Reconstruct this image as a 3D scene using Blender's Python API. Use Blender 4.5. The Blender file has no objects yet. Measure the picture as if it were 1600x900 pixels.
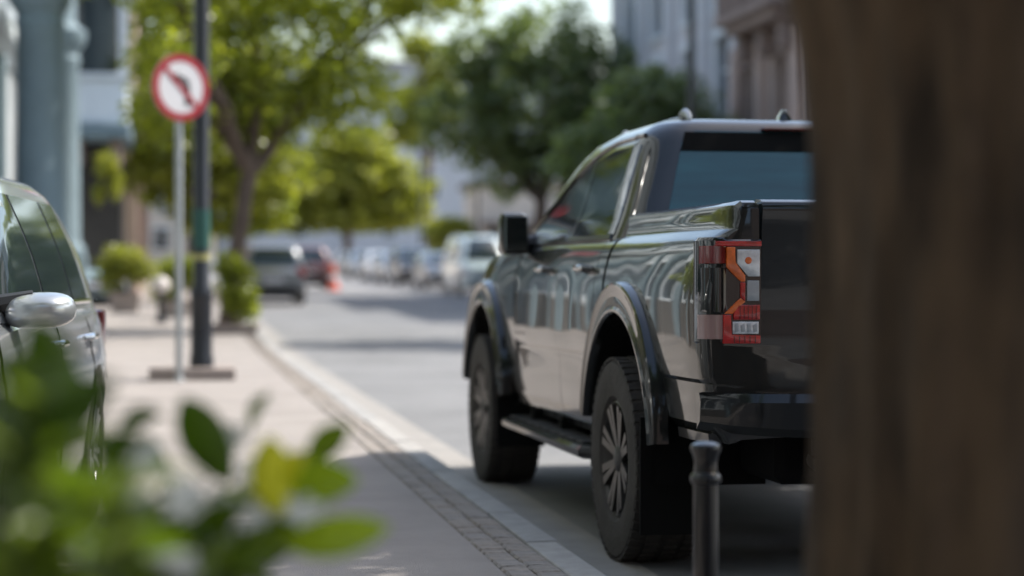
import bpy, bmesh, math, random
import numpy as np
from mathutils import Vector, Matrix, noise

random.seed(7)
rng = np.random.default_rng(7)
R = math.radians
S = bpy.context.scene
COL = S.collection

# ------------------------------------------------------------------ camera
cd = bpy.data.cameras.new('camera')
cam = bpy.data.objects.new('camera', cd)
COL.objects.link(cam)
cam.location = (0, 0, 1.154)
cam.rotation_euler = (R(90 - 0.32), 0, R(-9.4))
cd.sensor_width = 36
cd.lens = 72
cd.clip_start = 0.05
cd.clip_end = 3000
cd.dof.use_dof = True
cd.dof.focus_distance = 6.9
cd.dof.aperture_fstop = 1.45
cd.dof.aperture_blades = 0
S.camera = cam

# ------------------------------------------------------------------ sky, sun, exposure
SUN_EL = R(49)
SUN_DIR = Vector((0.96, 0.25, 0)).normalized() * math.cos(SUN_EL) + Vector((0, 0, math.sin(SUN_EL)))
w = bpy.data.worlds.new('World')
S.world = w
w.use_nodes = True
nt = w.node_tree
bg = nt.nodes['Background']
sky = nt.nodes.new('ShaderNodeTexSky')
sky.sky_type = 'NISHITA'
sky.sun_disc = False
sky.sun_elevation = SUN_EL
sky.sun_rotation = math.atan2(SUN_DIR.x, SUN_DIR.y)
sky.air_density = 1.3
sky.dust_density = 2.5
nt.links.new(sky.outputs[0], bg.inputs[0])
bg.inputs[1].default_value = 0.15
sl = bpy.data.lights.new('sun', 'SUN')
sl.energy = 3.7
sl.angle = R(0.55)
sl.color = (1.0, 0.955, 0.88)
so = bpy.data.objects.new('sun', sl)
COL.objects.link(so)
so.rotation_euler = SUN_DIR.to_track_quat('Z', 'Y').to_euler()
so.location = (20, -5, 30)
S.view_settings.view_transform = 'Standard'
S.view_settings.look = 'None'
S.view_settings.exposure = 0.92
S.view_settings.gamma = 1
S.cycles.use_denoising = True
S.cycles.max_bounces = 7
S.cycles.diffuse_bounces = 3
S.cycles.glossy_bounces = 4
S.cycles.transmission_bounces = 4
S.cycles.transparent_max_bounces = 6
S.cycles.sample_clamp_indirect = 8

# ------------------------------------------------------------------ helpers
def tag(o, label=None, cat=None, group=None, kind=None):
    if label: o['label'] = label
    if cat: o['category'] = cat
    if group: o['group'] = group
    if kind: o['kind'] = kind
    return o

def empty(name, loc=(0, 0, 0), rz=0):
    o = bpy.data.objects.new(name, None)
    COL.objects.link(o)
    o.location = loc
    o.rotation_euler = (0, 0, rz)
    return o

def link_mesh(name, me, m=None, parent=None, sharp=35):
    if m is not None:
        me.materials.clear()
        me.materials.append(m)
    if sharp:
        me.polygons.foreach_set('use_smooth', [True] * len(me.polygons))
        me.set_sharp_from_angle(angle=R(sharp))
    o = bpy.data.objects.new(name, me)
    COL.objects.link(o)
    if parent is not None:
        o.parent = parent
    return o

def from_bm(name, bm, m=None, parent=None, sharp=35, fix=True):
    if fix:
        bmesh.ops.recalc_face_normals(bm, faces=bm.faces)
    me = bpy.data.meshes.new(name)
    bm.to_mesh(me)
    bm.free()
    return link_mesh(name, me, m, parent, sharp)

def add_box(bm, x0, x1, y0, y1, z0, z1, bev=0.0, seg=1):
    r = bmesh.ops.create_cube(bm, size=1)
    vs = r['verts']
    bmesh.ops.scale(bm, verts=vs, vec=(x1 - x0, y1 - y0, z1 - z0))
    bmesh.ops.translate(bm, verts=vs, vec=((x0 + x1) / 2, (y0 + y1) / 2, (z0 + z1) / 2))
    if bev > 0:
        es = list({e for v in vs for e in v.link_edges})
        bmesh.ops.bevel(bm, geom=es, offset=bev, segments=seg, affect='EDGES', profile=0.6)
    return vs

def box(name, x0, x1, y0, y1, z0, z1, m, parent=None, bev=0.0, seg=1):
    bm = bmesh.new()
    add_box(bm, x0, x1, y0, y1, z0, z1, bev, seg)
    return from_bm(name, bm, m, parent)

def grid(bm, rows, closed_u=False):
    """rows: list of lists of points -> quads"""
    vr = [[bm.verts.new(p) for p in r] for r in rows]
    for i in range(len(vr) - 1):
        n = len(vr[i])
        for j in range(n if closed_u else n - 1):
            k = (j + 1) % n
            try:
                bm.faces.new((vr[i][j], vr[i][k], vr[i + 1][k], vr[i + 1][j]))
            except ValueError:
                pass
    return vr

def loft(bm, rings, caps=True):
    vr = grid(bm, rings, True)
    if caps:
        bm.faces.new(list(reversed(vr[0])))
        bm.faces.new(vr[-1])
    return vr

def lathe(bm, prof, n=24, axis='z', center=(0, 0, 0), caps=True):
    rings = []
    for r, h in prof:
        ring = []
        for i in range(n):
            a = 2 * math.pi * i / n
            c, s = r * math.cos(a), r * math.sin(a)
            p = {'z': (c, s, h), 'x': (h, c, s), 'y': (c, h, s)}[axis]
            ring.append((p[0] + center[0], p[1] + center[1], p[2] + center[2]))
        rings.append(ring)
    loft(bm, rings, caps)

def tube(bm, pts, rad, n=8, caps=True):
    """pts list of vectors, rad float or list"""
    pts = [Vector(p) for p in pts]
    if not isinstance(rad, (list, tuple)):
        rad = [rad] * len(pts)
    rings = []
    prev = None
    for i, p in enumerate(pts):
        t = (pts[min(i + 1, len(pts) - 1)] - pts[max(i - 1, 0)]).normalized()
        ref = prev if prev is not None else (Vector((1, 0, 0)) if abs(t.x) < 0.8 else Vector((0, 1, 0)))
        u = (ref - t * ref.dot(t)).normalized()
        prev = u
        v = t.cross(u)
        rings.append([p + (u * math.cos(2 * math.pi * k / n) + v * math.sin(2 * math.pi * k / n)) * rad[i] for k in range(n)])
    loft(bm, rings, caps)

def prism(bm, poly, axis, a0, a1):
    """poly 2D list; axis 'y': (x,z) extruded along y ; 'x': (y,z) along x ; 'z': (x,y) along z"""
    def P(p, a):
        return {'y': (p[0], a, p[1]), 'x': (a, p[0], p[1]), 'z': (p[0], p[1], a)}[axis]
    v0 = [bm.verts.new(P(p, a0)) for p in poly]
    v1 = [bm.verts.new(P(p, a1)) for p in poly]
    n = len(poly)
    bm.faces.new(v0)
    bm.faces.new(list(reversed(v1)))
    for i in range(n):
        bm.faces.new((v0[i], v1[i], v1[(i + 1) % n], v0[(i + 1) % n]))

def prism_obj(name, poly, axis, a0, a1, m, parent=None, bev=0.0):
    bm = bmesh.new()
    prism(bm, poly, axis, a0, a1)
    if bev:
        bmesh.ops.bevel(bm, geom=list(bm.edges), offset=bev, segments=2, affect='EDGES', profile=0.6)
    return from_bm(name, bm, m, parent)

def interp(x, xs, ys):
    return float(np.interp(x, xs, ys))

def catmull(x, xs, ys):
    """smooth (cubic Hermite, finite-difference tangents) interpolation"""
    n = len(xs)
    if x <= xs[0]: return ys[0]
    if x >= xs[-1]: return ys[-1]
    i = max(k for k in range(n - 1) if xs[k] <= x)
    def tan(k):
        if k == 0: return (ys[1] - ys[0]) / (xs[1] - xs[0])
        if k == n - 1: return (ys[-1] - ys[-2]) / (xs[-1] - xs[-2])
        a = (ys[k] - ys[k - 1]) / (xs[k] - xs[k - 1]); b = (ys[k + 1] - ys[k]) / (xs[k + 1] - xs[k])
        return 0 if a * b <= 0 else 2 * a * b / (a + b)
    h = xs[i + 1] - xs[i]
    t = (x - xs[i]) / h
    m0, m1 = tan(i) * h, tan(i + 1) * h
    return (2 * t**3 - 3 * t**2 + 1) * ys[i] + (t**3 - 2 * t**2 + t) * m0 + (-2 * t**3 + 3 * t**2) * ys[i + 1] + (t**3 - t**2) * m1

def boolean(o, cutters, op='DIFFERENCE'):
    for c in cutters:
        md = o.modifiers.new('b', 'BOOLEAN')
        md.operation = op
        md.solver = 'EXACT'
        md.object = c
    dg = bpy.context.evaluated_depsgraph_get()
    me = bpy.data.meshes.new_from_object(o.evaluated_get(dg))
    old = o.data
    mats = [m for m in old.materials]
    o.modifiers.clear()
    o.data = me
    me.materials.clear()
    for m in mats: me.materials.append(m)
    me.polygons.foreach_set('material_index', [0] * len(me.polygons))
    me.polygons.foreach_set('use_smooth', [True] * len(me.polygons))
    me.set_sharp_from_angle(angle=R(30))
    for c in cutters:
        bpy.data.objects.remove(c)

def cutter_cyl(x0, x1, y, z, r, n=48):
    bm = bmesh.new()
    lathe(bm, [(r, x0), (r, x1)], n, 'x', (0, y, z))
    return from_bm('cutter', bm)

def cutter_box(*a):
    return box('cutter', *a, None)

def copy_tree(o, parent=None):
    c = o.copy()
    COL.objects.link(c)
    c.parent = parent
    for ch in list(o.children):
        copy_tree(ch, c)
    return c

# ground height: flat by the truck, then a slow climb
def gz(y):
    t = max(0.0, y - 26.0)
    return 0.0125 * t * min(1.0, t / 12.0)

# ------------------------------------------------------------------ materials
def mat(name, col, rough=0.6, metal=0.0, var=0.0, vscale=3.0, bump=0.0, bscale=40.0, coat=0.0, spec=0.5,
        col2=None, stretch=(1, 1, 1), detail=6, coat_rough=0.03, rvar=0.0, spread=0.18):
    m = bpy.data.materials.new(name)
    m.use_nodes = True
    n = m.node_tree.nodes
    l = m.node_tree.links
    b = n['Principled BSDF']
    b.inputs['Base Color'].default_value = (*col, 1)
    b.inputs['Roughness'].default_value = rough
    b.inputs['Metallic'].default_value = metal
    b.inputs['Specular IOR Level'].default_value = spec
    b.inputs['Coat Weight'].default_value = coat
    b.inputs['Coat Roughness'].default_value = coat_rough
    if var or bump or col2 or rvar:
        tc = n.new('ShaderNodeTexCoord')
        mp = n.new('ShaderNodeMapping')
        mp.inputs['Scale'].default_value = stretch
        l.new(tc.outputs['Object'], mp.inputs[0])
    if var or col2 or rvar:
        nz = n.new('ShaderNodeTexNoise')
        nz.inputs['Scale'].default_value = vscale
        nz.inputs['Detail'].default_value = detail
        nz.inputs['Roughness'].default_value = 0.65
        l.new(mp.outputs[0], nz.inputs['Vector'])
        cr = n.new('ShaderNodeValToRGB')
        cr.color_ramp.elements[0].position = 0.5 - spread
        cr.color_ramp.elements[1].position = 0.5 + spread
        lo = tuple(c * (1 - var) for c in col)
        hi = tuple(min(1, c * (1 + var)) for c in col) if col2 is None else col2
        cr.color_ramp.elements[0].color = (*lo, 1)
        cr.color_ramp.elements[1].color = (*hi, 1)
        l.new(nz.outputs['Fac'], cr.inputs[0])
        l.new(cr.outputs[0], b.inputs['Base Color'])
        if rvar:
            mr = n.new('ShaderNodeMapRange')
            mr.inputs['To Min'].default_value = max(0, rough - rvar)
            mr.inputs['To Max'].default_value = min(1, rough + rvar)
            l.new(nz.outputs['Fac'], mr.inputs['Value'])
            l.new(mr.outputs[0], b.inputs['Roughness'])
    if bump:
        nb = n.new('ShaderNodeTexNoise')
        nb.inputs['Scale'].default_value = bscale
        nb.inputs['Detail'].default_value = 5
        l.new(mp.outputs[0], nb.inputs['Vector'])
        bp = n.new('ShaderNodeBump')
        bp.inputs['Strength'].default_value = bump
        bp.inputs['Distance'].default_value = 0.02
        l.new(nb.outputs['Fac'], bp.inputs['Height'])
        l.new(bp.outputs[0], b.inputs['Normal'])
    return m

def leaf_mat(name, dark, light, yellow=None, trans=0.35, rough=0.36):
    """leaf colour runs with a per-leaf 'tint' attribute; leaves let light through"""
    m = bpy.data.materials.new(name)
    m.use_nodes = True
    n = m.node_tree.nodes
    l = m.node_tree.links
    b = n['Principled BSDF']
    b.inputs['Roughness'].default_value = rough
    b.inputs['Specular IOR Level'].default_value = 0.4
    at = n.new('ShaderNodeAttribute')
    at.attribute_name = 'tint'
    cr = n.new('ShaderNodeValToRGB')
    cr.color_ramp.elements[0].color = (*dark, 1)
    cr.color_ramp.elements[1].color = (*light, 1)
    cr.color_ramp.elements[0].position = 0.1
    cr.color_ramp.elements[1].position = 0.85
    if yellow:
        e = cr.color_ramp.elements.new(1.0)
        e.color = (*yellow, 1)
    l.new(at.outputs['Fac'], cr.inputs[0])
    l.new(cr.outputs[0], b.inputs['Base Color'])
    tr = n.new('ShaderNodeBsdfTranslucent')
    mx = n.new('ShaderNodeMixRGB')
    mx.blend_type = 'MULTIPLY'
    mx.inputs[0].default_value = 1
    mx.inputs[2].default_value = (1.5, 1.6, 0.55, 1)
    l.new(cr.outputs[0], mx.inputs[1])
    l.new(mx.outputs[0], tr.inputs[0])
    ms = n.new('ShaderNodeMixShader')
    ms.inputs[0].default_value = trans
    l.new(b.outputs[0], ms.inputs[1])
    l.new(tr.outputs[0], ms.inputs[2])
    l.new(ms.outputs[0], n['Material Output'].inputs[0])
    return m

M = {}
M['asphalt'] = mat('asphalt', (0.185, 0.185, 0.187), 0.85, var=0.26, vscale=0.45, bump=0.5, bscale=180, rvar=0.08)
M['ground'] = mat('ground', (0.2, 0.18, 0.15), 0.95, var=0.2, vscale=0.4, bump=0.3, bscale=20)
M['pavement'] = mat('pavement', (0.275, 0.247, 0.228), 0.85, var=0.15, vscale=1.1, bump=0.45, bscale=150)
M['kerb'] = mat('granite_kerb', (0.33, 0.315, 0.297), 0.75, var=0.16, vscale=9, bump=0.4, bscale=90)
M['kerb2'] = mat('granite_kerb_grey', (0.29, 0.283, 0.273), 0.78, var=0.16, vscale=9, bump=0.4, bscale=90)
M['gutter'] = mat('gutter_concrete', (0.27, 0.255, 0.238), 0.85, var=0.13, vscale=3, bump=0.4, bscale=110)
M['sett_a'] = mat('sett_brown', (0.25, 0.222, 0.198), 0.8, var=0.2, vscale=12, bump=0.5, bscale=70)
M['sett_b'] = mat('sett_warm', (0.27, 0.235, 0.205), 0.8, var=0.2, vscale=12, bump=0.5, bscale=70)
M['sett_c'] = mat('sett_grey', (0.255, 0.23, 0.21), 0.8, var=0.2, vscale=12, bump=0.5, bscale=70)
M['mortar'] = mat('mortar', (0.225, 0.205, 0.185), 0.95, var=0.15, vscale=8, bump=0.4, bscale=90)
M['black_paint'] = mat('black_car_paint', (0.015, 0.016, 0.016), 0.42, 0.25, coat=1.0, spec=0.12, rvar=0.0)
M['flare'] = mat('satin_black_trim', (0.009, 0.010, 0.011), 0.4, coat=0.75, coat_rough=0.05, spec=0.1)
M['plastic'] = mat('black_plastic', (0.02, 0.02, 0.021), 0.5, var=0.1, vscale=30, bump=0.15, bscale=300)
M['dark'] = mat('underbody_black', (0.005, 0.005, 0.005), 0.9, spec=0.15)
M['rubber'] = mat('dusty_tyre_rubber', (0.03, 0.026, 0.023), 0.82, var=0.3, vscale=9, bump=0.3, bscale=60)
M['rim_dark'] = mat('dark_grey_alloy', (0.05, 0.047, 0.044), 0.38, 0.6, var=0.1)
M['rim'] = mat('silver_alloy', (0.5, 0.5, 0.51), 0.35, 0.85)
M['glass'] = mat('tinted_glass', (0.008, 0.014, 0.015), 0.015, spec=1.0, coat=0.4)
M['glass_far'] = mat('car_glass', (0.02, 0.03, 0.032), 0.04, spec=0.8)
M['chrome'] = mat('chrome', (0.75, 0.76, 0.78), 0.08, 1.0)
M['alu'] = mat('satin_aluminium', (0.62, 0.63, 0.65), 0.3, 0.9)
M['red_lens'] = mat('red_lens', (0.36, 0.010, 0.008), 0.12, coat=0.8, var=0.35, vscale=30)
M['orange_lens'] = mat('orange_lens', (0.60, 0.11, 0.012), 0.14, coat=0.8, var=0.3, vscale=30)
M['white_lens'] = mat('clear_lens', (0.58, 0.61, 0.64), 0.2, 0.35, coat=1.0, var=0.25, vscale=28)
M['grey_lens'] = mat('grey_lens', (0.28, 0.30, 0.32), 0.2, coat=1.0)
M['pink_lens'] = mat('pale_pink_lens', (0.27, 0.165, 0.155), 0.15, coat=1.0)
M['black_gloss'] = mat('black_gloss', (0.008, 0.008, 0.009), 0.06, coat=1.0)
M['steel'] = mat('galvanised_steel', (0.42, 0.44, 0.45), 0.45, 0.7, var=0.12, vscale=14)
M['sign_red'] = mat('sign_red', (0.30, 0.010, 0.018), 0.4, var=0.06, vscale=9)
M['sign_white'] = mat('sign_white', (0.60, 0.585, 0.595), 0.4, var=0.04, vscale=6)
M['sign_black'] = mat('sign_black', (0.015, 0.015, 0.016), 0.45)
M['pole'] = mat('dark_pole_paint', (0.010, 0.012, 0.017), 0.42, var=0.15, vscale=6, coat=0.2)
M['iron'] = mat('bollard_paint', (0.004, 0.0045, 0.006), 0.28, var=0.15, vscale=25, coat=0.5, bump=0.05, bscale=120, spec=0.3)
M['plinth'] = mat('plinth_stone', (0.30, 0.25, 0.22), 0.85, var=0.15, vscale=6, bump=0.4, bscale=60)
M['tape_green'] = mat('green_band', (0.015, 0.075, 0.06), 0.5)
M['tape_yellow'] = mat('yellow_band', (0.33, 0.31, 0.11), 0.5)
M['bark'] = mat('bark', (0.016, 0.010, 0.005), 0.92, var=0.4, vscale=5.5, bump=1.0, bscale=14, stretch=(1, 1, 0.30), col2=(0.112, 0.070, 0.037), spread=0.16, detail=4)
M['bark2'] = mat('bark_street_tree', (0.12, 0.085, 0.065), 0.92, var=0.35, vscale=5, bump=0.6, bscale=18, stretch=(1, 1, 0.3))
M['leaf_bright'] = leaf_mat('leaf_bright', (0.10, 0.13, 0.02), (0.30, 0.32, 0.05), (0.42, 0.40, 0.07), 0.55)
M['leaf_yellow'] = leaf_mat('leaf_yellow_green', (0.14, 0.16, 0.03), (0.34, 0.34, 0.07), (0.42, 0.40, 0.09), 0.5)
M['leaf_dark'] = leaf_mat('leaf_dark', (0.075, 0.105, 0.05), (0.19, 0.23, 0.115), None, 0.5)
M['leaf_mid'] = leaf_mat('leaf_mid', (0.03, 0.06, 0.012), (0.10, 0.155, 0.03), None, 0.35)
M['leaf_shrub'] = leaf_mat('leaf_shrub', (0.04, 0.075, 0.008), (0.18, 0.235, 0.025), None, 0.42, 0.3)
M['mirror_dark'] = mat('dark_mirror', (0.10, 0.12, 0.12), 0.05, 0.9)
M['steel_dark'] = mat('dull_steel', (0.08, 0.078, 0.075), 0.55, 0.5)
M['red_dark'] = mat('dark_red_lens', (0.07, 0.008, 0.008), 0.15, coat=0.6)
M['glass_rear'] = mat('teal_tinted_glass', (0.006, 0.05, 0.065), 0.02, spec=0.5, coat=0.15, col2=(0.015, 0.09, 0.11), vscale=2.0, stretch=(.3, 1, 4))  # teal tint; streaks in its colour stand in for light on the pane
def clear_cover_mat():
    m = bpy.data.materials.new('clear_cover')
    m.use_nodes = True
    n, l = m.node_tree.nodes, m.node_tree.links
    n.remove(n['Principled BSDF'])
    tr, gl, fr, mx = n.new('ShaderNodeBsdfTransparent'), n.new('ShaderNodeBsdfGlossy'), n.new('ShaderNodeFresnel'), n.new('ShaderNodeMixShader')
    tr.inputs[0].default_value = (.86, .84, .84, 1)
    gl.inputs['Roughness'].default_value = .03
    fr.inputs[0].default_value = 1.6
    l.new(fr.outputs[0], mx.inputs[0]); l.new(tr.outputs[0], mx.inputs[1]); l.new(gl.outputs[0], mx.inputs[2])
    l.new(mx.outputs[0], n['Material Output'].inputs[0])
    return m
M['cover'] = clear_cover_mat()
M['red_smoke'] = mat('smoked_red_lens', (0.15, 0.010, 0.010), 0.12, coat=0.8)
# ------------------------------------------------------------------ ground, road, pavements
def strip(name, x0, x1, y0, y1, dz, m, parent=None, side=None, ystep=3.0, kind='structure', nx=1):
    """sheet that follows the ground height; side = depth of the skirt on its edges"""
    ys = list(np.arange(y0, y1, ystep)) + [y1]
    bm = bmesh.new()
    rows = []
    for y in ys:
        z = gz(y) + dz
        r = [(x0 + (x1 - x0) * i / nx, y, z) for i in range(nx + 1)]
        if side:
            r = [(x0, y, z - side)] + r + [(x1, y, z - side)]
        rows.append(r)
    grid(bm, rows)
    o = from_bm(name, bm, m, parent, fix=False)
    # faces up
    if o.data.polygons[len(o.data.polygons) // 2].normal.z < 0 or o.data.polygons[0].normal.z < -0.5:
        o.data.flip_normals()
    if kind and parent is None:
        o['kind'] = kind
    return o

XE = 1.16      # pavement edge
XS = 1.375     # sett strip / kerb joint
XK = 1.51      # kerb outer edge
XG = 1.84      # gutter outer edge
XR = 11.5      # right kerb
ROAD0, ROAD1 = -30.0, 330.0
strip('ground', -900, 900, -300, 1500, -0.03, M['ground'], ystep=30)
strip('road', XG - 0.02, XR + 0.3, ROAD0, ROAD1, 0.0, M['asphalt'])
strip('gutter', XK - 0.1, XG, ROAD0, ROAD1, 0.004, M['gutter'])
strip('pavement', -14, XE, ROAD0, ROAD1, 0.10, M['pavement'], side=0.2)
strip('pavement_far_side', XR, 24, ROAD0, ROAD1, 0.10, M['pavement'], side=0.2)

# sett strip: a mortar bed with single setts where they can be told apart
bed = strip('sett_strip', XE, XS, ROAD0, ROAD1, 0.084, M['mortar'], side=0.1)
def sett_mesh(m, k):
    bm = bmesh.new()
    vs = add_box(bm, -0.049, 0.049, -0.046, 0.046, -0.02, 0.016, 0.008)
    for v in bm.verts:
        v.co += Vector((random.uniform(-.003, .003), random.uniform(-.003, .003), random.uniform(-.002, .002)))
    me = bpy.data.meshes.new('sett')
    bm.to_mesh(me); bm.free()
    me.materials.append(m)
    return me
setts = [sett_mesh(M[k], i) for i, k in enumerate(('sett_a', 'sett_b', 'sett_c', 'sett_a', 'sett_b', 'sett_c'))]
yy = 3.2
row = 0
while yy < 17.6:
    for i in range(2):
        o = bpy.data.objects.new('sett', random.choice(setts))
        COL.objects.link(o)
        o.parent = bed
        y = yy + (0.049 if i else 0)
        o.location = (XE + 0.055 + i * 0.106, y, 0.088 + gz(y) + random.uniform(-0.003, 0.004))
        o.rotation_euler = (random.uniform(-.03, .03), random.uniform(-.03, .03), random.uniform(-.04, .04))
    yy += 0.099
# the rest of the setts, too small to tell apart
bm = bmesh.new()
while yy < 60:
    for i in range(2):
        add_box(bm, XE + 0.006 + i * .106, XE + 0.104 + i * .106, yy - .046, yy + .046, 0.07 + gz(yy), 0.104 + gz(yy) + random.uniform(-.003, .003))
    yy += 0.099
o = from_bm('sett_paving', bm, M['sett_b'], bed)
o['kind'] = 'stuff'

# kerb of granite stones
def kerb_line(name, x0, x1, ya, yb):
    root = empty(name)
    root['kind'] = 'structure'
    meshes = []
    for k in range(5):
        bm = bmesh.new()
        add_box(bm, x0 + 0.003, x1, -0.492, 0.492, -0.16, 0.0, 0.012, 2)
        for v in bm.verts: v.co += Vector((0, random.uniform(-.003, .003), random.uniform(-.002, .002)))
        me = bpy.data.meshes.new('kerb_stone')
        bm.to_mesh(me); bm.free()
        me.materials.append(M['kerb'] if k % 2 else M['kerb2'])
        meshes.append(me)
    y = ya
    while y < yb:
        o = bpy.data.objects.new('kerb_stone', random.choice(meshes))
        COL.objects.link(o)
        o.parent = root
        o.location = (random.uniform(-.004, .004), y + 0.5, 0.104 + gz(y + .5) + random.uniform(-.003, .003))
        o.rotation_euler = (math.atan((gz(y + 1) - gz(y))), 0, random.uniform(-.003, .003))
        y += 1.0
    return root
kerb_line('kerb', XS, XK, -4, 110)
kerb_line('kerb_far_side', XR - 0.14, XR, 34, 130)
# ------------------------------------------------------------------ vehicle building blocks
def wheel(parent, x, y, z, r, wdt, side, rim_r, mt, mr, spokes=6, tread=True, n=48):
    """side -1: outer face towards -x"""
    root = bpy.data.objects.new('wheel', None)
    COL.objects.link(root)
    root.parent = parent
    root.location = (x, y, z)
    h = wdt / 2
    bm = bmesh.new()
    lathe(bm, [(rim_r, -h * .80), (rim_r + .02, -h * .95), (rim_r + (r - rim_r) * .5, -h * 1.03), (r * .945, -h * .97), (r * .985, -h * .80), (r * .99, 0),
               (r * .985, h * .80), (r * .945, h * .97), (rim_r + (r - rim_r) * .5, h * 1.03), (rim_r + .02, h * .95), (rim_r, h * .8)], n, 'x', caps=False)
    if tread:
        nb = 52
        for i in range(nb):
            a = 2 * math.pi * i / nb
            for j, xx in enumerate((-.78, -.28, .28, .78)):
                aa = a + (0.5 if j % 2 else 0) * 2 * math.pi / nb
                vs = add_box(bm, xx * h - h * .19, xx * h + h * .19, -0.017, 0.017, r * .965, r * 1.0 if abs(xx) < .5 else r * .993)
                bmesh.ops.rotate(bm, verts=vs, cent=(0, 0, 0), matrix=Matrix.Rotation(aa, 3, 'X'))
    from_bm('tyre', bm, mt, root)
    bm = bmesh.new()
    s = side
    o_ = s * h * .86
    lathe(bm, [(rim_r * 1.0, -s * h * .7), (rim_r * 1.01, o_ * .97), (rim_r * .97, o_ * 1.02), (rim_r * .93, o_ * .93), (rim_r * .88, s * h * .35), (rim_r * .30, s * h * .25), (0.01, s * h * .25)], n, 'x', caps=False)
    for i in range(spokes):
        for q in (-.16, .16):
            a = 2 * math.pi * (i + .5) / spokes + q * (6 / spokes)
            r0, r1 = rim_r * .16, rim_r * .95
            pts = []
            vs = add_box(bm, -.5, .5, -.5, .5, 0, 1)
            for v in vs:
                t = v.co.z
                wd = (.022 + .012 * t) * (rim_r / .235)
                v.co = Vector((s * h * (.70 + .12 * t) + (v.co.x) * .03, v.co.y * wd, r0 + (r1 - r0) * t))
            bmesh.ops.rotate(bm, verts=vs, cent=(0, 0, 0), matrix=Matrix.Rotation(a, 3, 'X'))
    from_bm('rim', bm, mr, root)
    bm = bmesh.new()
    lathe(bm, [(rim_r * .26, s * h * .62), (rim_r * .25, s * h * .80), (rim_r * .18, s * h * .88), (.001, s * h * .89)], 20, 'x')
    from_bm('hub_cap', bm, M['plastic'], root)
    return root

def half_to_ring(half, y):
    """half profile [(x,z)] from bottom centre to top centre -> closed ring at y"""
    ring = [(x, y, z) for x, z in half]
    ring += [(-x, y, z) for x, z in reversed(half[1:-1])]
    return ring

def greenhouse_fn(T):
    """T: dict z,y0,y1,W tables and corner radii; returns surface functions"""
    zs = T['z']
    def tab(k, z): return catmull(z, zs, T[k])
    def gx(y, z):
        W, y0, y1 = tab('W', z), tab('y0', z), tab('y1', z)
        r0, r1, e = T['r0'], T['r1'], T['e1']
        if y < y0 + r0:
            t = max(0, min(1, (y0 + r0 - y) / r0))
            return W - r0 + r0 * math.sqrt(max(0, 1 - t * t))
        if y > y1 - r1:
            t = max(0, min(1, (y - (y1 - r1)) / r1))
            return W - e + e * math.sqrt(max(0, 1 - t * t))
        return W
    def ring(z, inset=0.0, dz=None):
        W, y0, y1 = tab('W', z) - inset, tab('y0', z) + inset, tab('y1', z) - inset
        r0, r1, e = T['r0'], T['r1'], T['e1']
        bow = T.get('bow', 0.06)
        half = []
        for i in range(5): half.append(((W - r0) * i / 5, y0))
        for i in range(8):
            a = math.pi / 2 * i / 7
            half.append((W - r0 + r0 * math.sin(a), y0 + r0 - r0 * math.cos(a)))
        for i in range(1, 10):
            half.append((W, y0 + r0 + (y1 - r1 - y0 - r0) * i / 10))
        for i in range(8):
            a = math.pi / 2 * i / 7
            half.append((W - e + e * math.cos(a), y1 - r1 + r1 * math.sin(a)))
        for i in range(1, 6):
            x = (W - e) * (1 - i / 5)
            half.append((x, y1 + bow * (1 - (x / max(.01, W - e)) ** 2)))
        zz = z if dz is None else dz
        return [(x, y, zz) for x, y in half] + [(-x, y, zz) for x, y in reversed(half[1:-1])]
    return gx, ring, tab

def greenhouse(name, T, m, parent, dome=(0.02, 0.06, 0.12, 0.20, 0.34), domez=(.012, .025, .035, .042, .048)):
    gx, ring, tab = greenhouse_fn(T)
    bm = bmesh.new()
    z0, z1 = T['z'][0], T['z'][-1]
    rings = [ring(z0 + (z1 - z0) * i / 14) for i in range(15)]
    for a, b in zip(dome, domez):
        rings.append(ring(z1, a, z1 + b))
    loft(bm, rings)
    o = from_bm(name, bm, m, parent, sharp=40)
    return o, gx, tab

def side_glass(name, gx, cols, s, m, parent, off=0.006, nv=7):
    """cols: list of (yb, zb, yt, zt) columns along the window; s=-1 left, +1 right"""
    bm = bmesh.new()
    rows_o, rows_i = [], []
    for yb, zb, yt, zt in cols:
        a, b = [], []
        for k in range(nv):
            t = k / (nv - 1)
            y, z = yb + (yt - yb) * t, zb + (zt - zb) * t
            x = gx(y, z)
            a.append((s * (x + off), y, z)); b.append((s * (x - .008), y, z))
        rows_o.append(a); rows_i.append(b)
    # closed thin shell: outer, top, inner, bottom
    rings = [o_ + list(reversed(i_)) for o_, i_ in zip(rows_o, rows_i)]
    loft(bm, rings)
    return from_bm(name, bm, m, parent, sharp=40)

def end_glass(name, tab, key, z0, z1, hw0, hw1, m, parent, off=0.007, bow=0.0, rc=0.0, nz=9, nx=14):
    """front or rear window: key 'y0' (rear) or 'y1' (front)"""
    sg = -1 if key == 'y0' else 1
    bm = bmesh.new()
    rings = []
    for k in range(nz):
        t = k / (nz - 1)
        z = z0 + (z1 - z0) * t
        hw = hw0 + (hw1 - hw0) * t
        if rc:
            d = min(t, 1 - t) * abs(z1 - z0)
            if d < rc: hw -= rc - math.sqrt(max(0, rc * rc - (rc - d) ** 2))
        o_, i_ = [], []
        for j in range(nx + 1):
            u = -1 + 2 * j / nx
            y = tab(key, z) + bow * (1 - u * u)
            o_.append((u * hw, y + sg * off, z)); i_.append((u * hw, y - sg * .01, z))
        rings.append(o_ + list(reversed(i_)))
    loft(bm, rings)
    return from_bm(name, bm, m, parent, sharp=40)

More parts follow.
